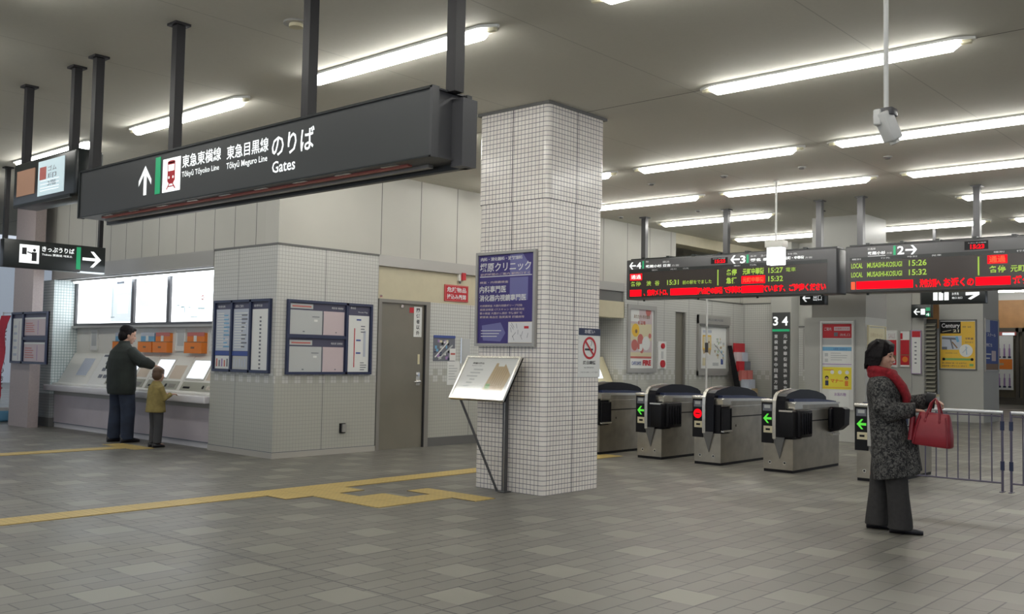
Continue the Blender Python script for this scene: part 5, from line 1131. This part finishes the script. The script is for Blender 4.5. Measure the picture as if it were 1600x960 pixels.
def pbot(q, F):
    e = .055
    q.slab(F, -10.17, .55, -9.62, 2.42, .01, .05, 'paper'); q.slab(F, -10.17, 1.26, -9.62, 1.62, .05, e, 'orange')
    for r_ in (1.66, .60):
        for k in range(3): a = -10.05+k*.17; q.slab(F, a-.03, r_, a+.03, r_+.35, .05, e+.001, 'ink_p'); q.slab(F, a-.012, r_+.35, a+.012, r_+.5, .05, e+.001, 'ink_p'); q.slab(F, a-.05, r_, a+.05, r_+.06, .05, e+.002, 'navy')
    q.slab(F, -10.15, 1.40, -9.9, 1.48, e, e+.001, 'tan')
poster('bottle_poster', FY(37.85), -10.2, .52, -9.6, 2.46, 'tall white poster with six bottles and an orange band at the shop front', pbot, 'paper', .02)
q = MB(); F = FY(37.9); q.slab(F, -10.3, 2.47, -9.5, 2.6, 0, .06, 'pinkred'); q.slab(F, -9.95, 2.48, -9.55, 2.57, .06, .07, 'lit_soft'); tag(q.build('shop_sign'), 'small reddish shop sign above the bottle poster', 'sign')
# pale lines painted on the far floor
q = MB(); q.add([(-9.3, 33.0, .004), (-9.3, 33.35, .004), (-4, 36.35, .004), (-4, 36.0, .004)], [(0, 3, 2, 1)], 'white'); tag(q.build('floor_marking'), 'pale line on the far floor in front of the shop at the right edge', 'floor marking')

# ================================================================== PEOPLE
def remesh(mb, name, parent, voxel, smooth=6, mtx=None, mt=None, factor=.5):
    """fuse overlapping closed shapes into one continuous surface"""
    me = bpy.data.meshes.new('tmp_blob'); me.from_pydata([tuple(v) for v in mb.v], [], mb.f); me.update()
    ob = bpy.data.objects.new('tmp_blob', me); col.objects.link(ob)
    md = ob.modifiers.new('r', 'REMESH'); md.mode = 'VOXEL'; md.voxel_size = voxel; md.use_smooth_shade = True
    if smooth:
        ms = ob.modifiers.new('s', 'SMOOTH'); ms.iterations = smooth; ms.factor = factor
    bpy.context.view_layer.update(); dg = bpy.context.evaluated_depsgraph_get()
    new = bpy.data.meshes.new_from_object(ob.evaluated_get(dg))
    bpy.data.objects.remove(ob); new.name = name
    new.materials.clear(); new.materials.append(M[mt or mb.ms[0]])
    for p in new.polygons: p.use_smooth = True; p.material_index = 0
    o = bpy.data.objects.new(name, new); col.objects.link(o); o.parent = parent; ORG[o.name] = ORG[parent.name]
    if mtx is not None: new.transform(mtx)
    return o
def oval(cx, cy, z, rx0, rx1, ry, n=24, tilt=0):
    """ring: rx1 forward radius, rx0 backward radius"""
    out = []
    for k in range(n):
        a = 2*math.pi*k/n; c, s_ = math.cos(a), math.sin(a); r = rx1 if c > 0 else rx0
        out.append((cx+r*c, cy+ry*s_, z+tilt*c))
    return out
def hand(q, wrist, dirv, side, curl=.5, mt='skin', s=1.0, upv=(0, 0, 1)):
    """palm, four fingers of different length and a thumb leaving the side of the palm"""
    w_ = V(wrist); d_ = V(dirv).normalized(); u_ = V(upv); sd = d_.cross(u_).normalized()*side; dn = sd.cross(d_).normalized()
    if dn.z > 0: dn = -dn
    q.tube([w_-d_*.02*s, w_+d_*.03*s, w_+d_*.075*s], [.024*s, .036*s, .038*s], mt, 12, ry=[.020*s, .016*s, .013*s], up=dn)
    for k, (ln, off) in enumerate(((.068, .028), (.076, .010), (.070, -.009), (.055, -.027))):
        b = w_+d_*.072*s+sd*off*s
        p1 = b+(d_*math.cos(curl*.5)+dn*math.sin(curl*.5))*ln*.42*s; p2 = p1+(d_*math.cos(curl*1.4)+dn*math.sin(curl*1.4))*ln*.33*s; p3 = p2+(d_*math.cos(curl*2.1)+dn*math.sin(curl*2.1))*ln*.27*s
        q.tube([b-d_*.02*s, b, p1, p2, p3], [.009*s, .0092*s, .0085*s, .008*s, .006*s], mt, 8)
    b = w_+d_*.02*s+sd*.030*s; p1 = b+(d_*.7+sd*.6+dn*.3).normalized()*.04*s; p2 = p1+(d_*.9+sd*.1+dn*.5).normalized()*.03*s
    q.tube([b-d_*.01*s-sd*.01*s, b, p1, p2], [.013*s, .013*s, .0105*s, .008*s], mt, 8)
def head(q, c, s=1.0, pitch=0, yawh=0, mt='skin'):
    """face looks along local +x"""
    st = len(q.v)
    q.ball((0, 0, .035), (.092, .074, .088), mt); q.ball((.022, 0, -.025), (.070, .062, .075), mt); q.ball((.045, 0, -.068), (.040, .040, .032), mt)
    q.ball((.068, 0, -.085), (.020, .022, .017), mt)                                  # chin
    q.tube([(.080, 0, .018), (.096, 0, -.008), (.107, 0, -.024)], [.009, .011, .013], mt, 8); q.ball((.097, .010, -.028), (.011, .009, .008), mt, 8); q.ball((.097, -.010, -.028), (.011, .009, .008), mt, 8)
    q.ball((.086, 0, -.052), (.014, .022, .006), mt, 10); q.ball((.084, 0, -.061), (.013, .019, .006), mt, 10)   # lips
    for sg in (1, -1):
        q.ball((.072, sg*.030, .027), (.016, .024, .009), mt, 10)                     # brow
        q.ball((.064, sg*.034, -.022), (.024, .022, .022), mt, 10)                    # cheek
        q.ball((-.004, sg*.076, -.004), (.018, .008, .030), mt, 10)                   # ear
    mx = Matrix.Translation(c) @ Matrix.Rotation(yawh, 4, 'Z') @ Matrix.Rotation(pitch, 4, 'Y') @ Matrix.Scale(s, 4)
    for i in range(st, len(q.v)): q.v[i] = mx @ q.v[i]
    return mx
def eyes(parent, mx, W_, mt='black'):
    for sg in (1, -1):
        q = MB(); q.ball((.081, sg*.029, .008), (.006, .0125, .0055), mt, 10); q.xf(W_ @ mx); q.build('eye', parent)
        q = MB(); q.tube([(.084, sg*.014, .028), (.088, sg*.028, .033), (.078, sg*.044, .029)], .0028, 'hair', 6); q.xf(W_ @ mx); q.build('eyebrow', parent)
    q = MB(); q.tube([(.091, -.020, -.0565), (.100, 0, -.0555), (.091, .020, -.0565)], [.002, .0048, .002], 'lip', 8); q.xf(W_ @ mx); q.build('mouth', parent)

# ---------------------------------------------------------------- woman
WP = V((-3.05, 8.24, 0)); fwd = math.atan2(_r.y*math.cos(.42)-(_d.y*math.sin(.42)), _r.x*math.cos(.42)-(_d.x*math.sin(.42)))
t = thing('person', 'standing woman in a grey tweed coat and red scarf holding a red handbag', 'person', tuple(WP))
Wm = Matrix.Rotation(fwd, 4, 'Z')          # parts are children: coordinates relative to the thing
ORG['local'] = V((0, 0, 0))
def lb(mb, name, parent):                    # build in person-local coordinates
    o_ = ORG[parent.name]; mb.xf(Matrix.Translation(o_)); return mb.build(name, parent)
q = MB()
hc = V((-.055, 0, 1.455)); hm = head(q, hc, .98, .12, -.30)
q.tube([(-.075, 0, 1.42), (-.065, 0, 1.36), (-.05, 0, 1.27)], [.050, .052, .065], 'skin')
q.loft([oval(-.03, 0, z, a, b, c) for z, a, b, c in ((.78, .10, .09, .15), (.9, .12, .10, .165), (1.02, .09, .09, .14), (1.15, .10, .11, .15), (1.25, .07, .06, .13), (1.30, .05, .045, .07))], 'skin')
Rsh, Rel, Rwr = V((-.06, -.165, 1.235)), V((-.03, -.215, 1.00)), V((.20, -.10, 1.015))
Lsh, Lel, Lwr = V((-.03, .165, 1.235)), V((.11, .20, 1.05)), V((.335, .06, 1.095))
for a, b, c in ((Rsh, Rel, Rwr), (Lsh, Lel, Lwr)): q.tube([a, a.lerp(b, .5), b, b.lerp(c, .5), c], [.045, .040, .034, .030, .022], 'skin')
hand(q, Rwr, (1, .15, -.05), -1, .9, s=.9); hand(q, Lwr, (1, -.25, -.25), 1, .9, s=.9)
RF, LF = V((.115, -.085, 0)), V((-.075, .075, 0))
for f, hp in ((RF, V((.02, -.085, .84))), (LF, V((-.03, .085, .84)))):
    q.tube([hp, hp.lerp(V((f.x-.03, f.y, .44)), 1), V((f.x-.05, f.y, .25)), V((f.x-.04, f.y, .07))], [.085, .055, .050, .035], 'skin'); q.ball((f.x, f.y, .035), (.10, .035, .03), 'skin')
body = remesh(q, 'body', t, .0065, 5, Wm, 'skin')
eyes(t, hm, Matrix.Translation(WP) @ Wm)
# hair: bob covering skull, ears, nape
q = MB(); q.ball((-.022, 0, .055), (.112, .100, .094), 'hair'); q.ball((-.050, 0, .0), (.088, .100, .100), 'hair'); q.ball((-.060, 0, -.065), (.074, .090, .066), 'hair')
for sg in (1, -1): q.ball((-.006, sg*.078, .0), (.040, .026, .080), 'hair'); q.ball((-.030, sg*.074, -.070), (.042, .028, .045), 'hair')
for k in range(9): a_ = -.9+k*.225; q.tube([(-.02, a_*.09, .13), (-.10-.01*(k % 2), a_*.11, .02), (-.100, a_*.095, -.09), (-.104+.008*(k % 3), a_*.09, -.125)], [.014, .016, .014, .007], 'hair', 8)
q.ball((.045, .01, .088), (.042, .062, .030), 'hair')
for k in range(8): a_ = -.062+k*.0175; q.tube([(.02, a_*.7, .138), (.066, a_*.95, .108), (.086-abs(a_)*.25, a_, .062-.012*(k % 2))], [.012, .012, .005], 'hair', 8)
for sg in (1, -1):
    for k in range(9): x_ = .035-k*.016; q.tube([(x_*.4-.01, sg*.03, .142), (x_, sg*.088, .085), (x_-.004, sg*(.104-.001*k), .0), (x_-.012, sg*.094, -.075-.006*(k % 3)-.002*k)], [.010, .010, .010, .005], 'hair', 8)
q.ball((-.09, 0, -.085), (.035, .06, .025), 'hair')
q.xf(hm); remesh(q, 'hair', t, .005, 2, Wm, 'hair')
# coat
q = MB()
secs = [(.455, .03, .155, .215, .215, .035), (.60, .015, .155, .185, .205, .02), (.76, 0, .145, .165, .195, .0), (.90, -.01, .145, .150, .190, 0), (1.02, -.025, .140, .140, .180, 0), (1.14, -.035, .145, .140, .195, 0), (1.22, -.045, .130, .115, .205, 0), (1.275, -.05, .105, .085, .155, 0), (1.31, -.055, .075, .07, .085, 0)]
q.loft([oval(c, 0, z, a, b, w_, tilt=ti) for z, c, a, b, w_, ti in secs], 'tweed')
q.tube([Rsh+V((0, .03, .005)), Rsh+V((.0, -.01, -.06)), Rel+V((-.01, -.005, .03)), Rel+V((.03, .01, -.01)), Rel.lerp(Rwr, .55), Rwr-V((.02, 0, 0))], [.068, .078, .080, .080, .074, .062], 'tweed', 16)
q.tube([Lsh+V((0, -.03, .005)), Lsh+V((.02, .01, -.06)), Lel+V((-.01, .005, .03)), Lel+V((.03, -.01, .0)), Lel.lerp(Lwr, .55), Lwr-V((.02, 0, 0))], [.068, .076, .078, .076, .070, .062], 'tweed', 16)
q.loft([oval(.19, -.02, z, a, a, b, 16, .02) for z, a, b in ((.50, .07, .12), (.62, .05, .11), (.80, .03, .09))], 'tweed')
remesh(q, 'coat', t, .008, 4, Wm, 'tweed')
q = MB()   # cuff ends and collar
q.tube([Lwr-V((.05, 0, -.005)), Lwr+V((.02, -.003, -.004))], [.066, .066], 'black', 16); q.tube([Rwr-V((.05, .005, 0)), Rwr+V((.005, 0, 0))], [.064, .064], 'black', 16); q.xf(Wm); lb(q, 'cuffs', t)
# scarf wound round the neck with a hanging end
q = MB()
pts = []
for k in range(15):
    a = -math.pi*.1+2*math.pi*k/14; pts.append((-.055+.088*math.cos(a), .085*math.sin(a), 1.325-.022*math.cos(a)))
q.tube(pts, [.040]*15, 'scarf', 12, ry=[.046]*15)
pts2 = [(p[0]*1.0+.004, p[1]*1.08, p[2]-.045) for p in pts]; q.tube(pts2, [.036]*15, 'scarf', 12, ry=[.036]*15)
q.tube([(.0, -.05, 1.32), (.055, -.05, 1.265), (.105, -.05, 1.20), (.140, -.05, 1.12), (.135, -.045, 1.04)], [.075, .085, .090, .085, .070], 'scarf', 14, ry=[.045, .044, .042, .036, .028], up=(1, 0, 0))
remesh(q, 'scarf', t, .007, 3, Wm, 'scarf')
# trousers, wide
q = MB()
for f, hp in ((RF, V((.025, -.08, .80))), (LF, V((-.03, .08, .80)))):
    q.loft([oval(hp.x+(f.x-.02-hp.x)*s_, hp.y+(f.y-hp.y)*s_, z, a, b, c, 18) for s_, z, a, b, c in ((0, .80, .10, .10, .10), (.4, .55, .095, .09, .092), (.7, .32, .09, .085, .085), (1, .10, .098, .092, .090), (1, .035, .105, .095, .095))], 'trousers')
remesh(q, 'trousers', t, .008, 3, Wm, 'trousers')
for f in (RF, LF):
    q = MB(); q.loft([[(f.x+a, f.y+.042*s_*math.cos(k*math.pi/8)*(1 if True else 1), max(.0, zc+zr*math.sin(k*math.pi/8))) for k in range(16)] for a, s_, zc, zr in ((-.11, .3, .03, .03), (-.09, .8, .035, .035), (-.02, .9, .038, .038), (.06, 1.1, .028, .028), (.12, .95, .022, .022), (.15, .4, .018, .018))], 'shoe'); q.xf(Wm); lb(q, 'shoe', t)
# handbag held on the forearm: a thing of its own
bo = WP+Wm.to_3x3() @ V((.335, -.15, .735))
B_ = thing('handbag', 'red leather handbag hanging from the woman’s forearm', 'handbag', tuple(bo))
Bm = Matrix.Rotation(fwd-.30, 4, 'Z') @ Matrix.Rotation(.07, 4, 'Y')
q = MB()
def bsec(z, w_, d_, n=28):
    out = []
    for k in range(n):
        a = 2*math.pi*k/n; c, s_ = math.cos(a), math.sin(a)
        out.append((w_*math.copysign(abs(c)**.35, c), d_*math.copysign(abs(s_)**.45, s_), z))
    return out
q.loft([bsec(.0, .145, .062), bsec(.012, .155, .070), bsec(.10, .150, .066), bsec(.20, .132, .048), bsec(.255, .118, .030), bsec(.268, .11, .018)], 'bag')
for sx in (-1, 1):
    q.tube([(sx*.135, -.066, .01), (sx*.118, -.060, .13), (sx*.098, -.040, .24)], .006, 'bag_d', 8)
q.xf(Bm); lb(q, 'bag_body', B_)
q = MB(); q.loft([bsec(.0+z, .02, .055-.1*z, 12) for z in (0, .1, .2)], 'bag_d'); q.xf(Bm @ Matrix.Translation((-.165, 0, .03))); lb(q, 'side_gusset', B_)
for sy in (-1, 1):
    q = MB(); q.tube([(-.055, sy*.040, .20), (-.050, sy*.035, .26), (-.030, sy*.02, .345), (0, sy*.006, .385), (.025, sy*.02, .345), (.05, sy*.035, .26), (.055, sy*.040, .20)], .008, 'bag_d', 8); q.ball((-.055, sy*.044, .20), (.012, .008, .020), 'bag_d', 8); q.ball((.055, sy*.044, .20), (.012, .008, .020), 'bag_d', 8); q.xf(Bm); lb(q, 'handle', B_)

# ---------------------------------------------------------------- man at the machines
MP = V((-14.10, 7.10, 0)); fm = math.radians(92)
t = thing('person', 'standing man seen from behind in a black-green jacket using the ticket machine', 'person', tuple(MP)); Wm = Matrix.Rotation(fm, 4, 'Z')
q = MB(); hm = head(q, V((.05, 0, 1.605)), 1.18, .22, -.32)
q.tube([(.02, 0, 1.55), (.0, 0, 1.45), (-.02, 0, 1.38)], [.058, .060, .075], 'skin')
q.loft([oval(-.02, 0, z, a, b, c) for z, a, b, c in ((.85, .11, .10, .16), (1.0, .12, .11, .17), (1.2, .12, .12, .18), (1.36, .10, .10, .20), (1.42, .06, .05, .10))], 'skin')
Rsh, Rel, Rwr = V((-.0, -.215, 1.37)), V((.10, -.37, 1.20)), V((.30, -.36, 1.15)); Lsh, Lel, Lwr = V((-.0, .215, 1.37)), V((-.03, .31, 1.10)), V((.22, .24, 1.02))
for a, b, c in ((Rsh, Rel, Rwr), (Lsh, Lel, Lwr)): q.tube([a, b, c], [.05, .04, .026], 'skin')
hand(q, Rwr, (1, .1, -.15), -1, .6); hand(q, Lwr, (1, -.1, -.1), 1, .5)
RF, LF = V((.05, -.14, 0)), V((-.02, .13, 0))
for f in (RF, LF): q.tube([(-.01, f.y*.8, .9), (f.x*.4, f.y, .48), (f.x-.03, f.y, .08)], [.09, .06, .04], 'skin'); q.ball((f.x, f.y, .04), (.11, .04, .035), 'skin')
remesh(q, 'body', t, .008, 4, Wm, 'skin'); eyes(t, hm, Matrix.Translation(MP) @ Wm)
q = MB(); q.ball((-.018, 0, .055), (.100, .084, .080), 'hair'); q.ball((-.050, 0, -.015), (.066, .080, .085), 'hair'); q.ball((.045, 0, .085), (.045, .06, .028), 'hair')
for sg in (1, -1): q.ball((-.01, sg*.066, .02), (.035, .018, .04), 'hair')
q.xf(hm); remesh(q, 'hair', t, .007, 3, Wm, 'hair')
q = MB(); q.loft([oval(c, 0, z, a, b, w_) for z, c, a, b, w_ in ((.72, -.02, .17, .16, .265), (.80, -.02, .185, .175, .28), (.95, -.02, .19, .18, .285), (1.10, -.02, .19, .175, .285), (1.25, -.02, .18, .16, .28), (1.36, -.015, .15, .13, .265), (1.43, -.01, .11, .10, .18), (1.48, 0, .085, .08, .095), (1.52, .005, .08, .07, .085))], 'jacket')
q.tube([Rsh+V((0, .04, 0)), Rsh+V((.02, -.02, -.06)), Rel, Rel+V((.05, .01, 0)), Rwr-V((.03, 0, 0))], [.095, .10, .092, .086, .062], 'jacket', 16); q.tube([Lsh+V((0, -.04, 0)), Lsh+V((0, .03, -.08)), Lel, Lel+V((.05, -.01, 0)), Lwr-V((.03, 0, 0))], [.085, .09, .085, .078, .058], 'jacket', 16)
remesh(q, 'jacket', t, .010, 4, Wm, 'jacket')
q = MB(); q.loft([oval(-.015, 0, z, a, b, w_) for z, a, b, w_ in ((.76, .13, .12, .19), (.86, .14, .13, .21), (.95, .12, .11, .18))], 'jeans')
for f in (RF, LF): q.loft([oval(x, y, z, a, a, b, 18) for x, y, z, a, b in ((-.01, f.y*.8, .86, .13, .115), (f.x*.4, f.y, .5, .108, .105), (f.x*.8-.02, f.y, .25, .098, .094), (f.x-.03, f.y, .05, .094, .09))], 'jeans')
remesh(q, 'trousers', t, .010, 3, Wm, 'jeans')
for f in (RF, LF):
    q = MB(); q.loft([[(f.x+a, f.y+.048*s_*math.cos(k*math.pi/8), max(.0, zc+zr*math.sin(k*math.pi/8))) for k in range(16)] for a, s_, zc, zr in ((-.13, .3, .04, .04), (-.11, .8, .045, .045), (-.03, .9, .05, .05), (.07, 1.05, .034, .034), (.14, .95, .026, .026), (.17, .4, .02, .02))], 'shoe'); q.xf(Wm); lb(q, 'shoe', t)

# ---------------------------------------------------------------- child beside him
CP = V((-13.08, 7.10, 0)); fc = math.radians(85)
t = thing('person', 'small child in an olive yellow coat standing right of the man at the counter', 'person', tuple(CP)); Wm = Matrix.Rotation(fc, 4, 'Z')
q = MB(); hm = head(q, V((.02, 0, 1.03)), .90, .1, .5)
q.tube([(.0, 0, .99), (-.01, 0, .90)], [.04, .05], 'skin'); q.loft([oval(-.01, 0, z, a, a, c) for z, a, c in ((.5, .08, .11), (.7, .08, .11), (.86, .07, .12), (.90, .04, .06))], 'skin')
Rsh, Rel, Rwr = V((0, -.12, .85)), V((.06, -.16, .70)), V((.17, -.12, .76)); Lsh, Lel, Lwr = V((0, .12, .85)), V((.06, .16, .70)), V((.17, .12, .76))
for a, b, c in ((Rsh, Rel, Rwr), (Lsh, Lel, Lwr)): q.tube([a, b, c], [.035, .028, .02], 'skin')
hand(q, Rwr, (1, .1, 0), -1, .5, s=.7); hand(q, Lwr, (1, -.1, 0), 1, .5, s=.7)
for y in (-.07, .07): q.tube([(0, y, .55), (.01, y, .3), (0, y, .06)], [.06, .042, .03], 'skin'); q.ball((.03, y, .03), (.08, .03, .026), 'skin')
remesh(q, 'body', t, .0075, 4, Wm, 'skin'); eyes(t, hm, Matrix.Translation(CP) @ Wm)
q = MB(); q.ball((-.018, 0, .055), (.104, .088, .082), 'hair_b'); q.ball((-.045, 0, .0), (.075, .086, .090), 'hair_b'); q.ball((.045, 0, .085), (.045, .06, .03), 'hair_b'); q.xf(hm); remesh(q, 'hair', t, .007, 3, Wm, 'hair_b')
q = MB(); q.loft([oval(-.01, 0, z, a, a, c) for z, a, c in ((.50, .135, .17), (.6, .125, .16), (.75, .115, .15), (.86, .10, .15), (.91, .07, .09), (.95, .05, .06))], 'childcoat')
for a, b, c in ((Rsh, Rel, Rwr), (Lsh, Lel, Lwr)): q.tube([a.lerp(V((0, 0, a.z)), .3), a, b, c-V((.02, 0, 0))], [.05, .056, .052, .038], 'childcoat', 14)
remesh(q, 'coat', t, .009, 4, Wm, 'childcoat')
q = MB()
for y in (-.07, .07): q.loft([oval(x, y, z, a, a, a, 16) for x, z, a in ((0, .56, .075), (.01, .3, .062), (0, .06, .058))], 'childleg')
remesh(q, 'trousers', t, .008, 3, Wm, 'childleg')
for y in (-.07, .07): q = MB(); q.loft([[(a, y+.038*s_*math.cos(k*math.pi/8), max(0, zc+zc*math.sin(k*math.pi/8))) for k in range(16)] for a, s_, zc in ((-.07, .4, .03), (-.05, .9, .035), (.03, 1.05, .028), (.09, .9, .02), (.11, .4, .015))], 'shoe'); q.xf(Wm); lb(q, 'shoe', t)

col.objects.unlink(_tob); bpy.data.objects.remove(_tob); bpy.data.curves.remove(_tc)
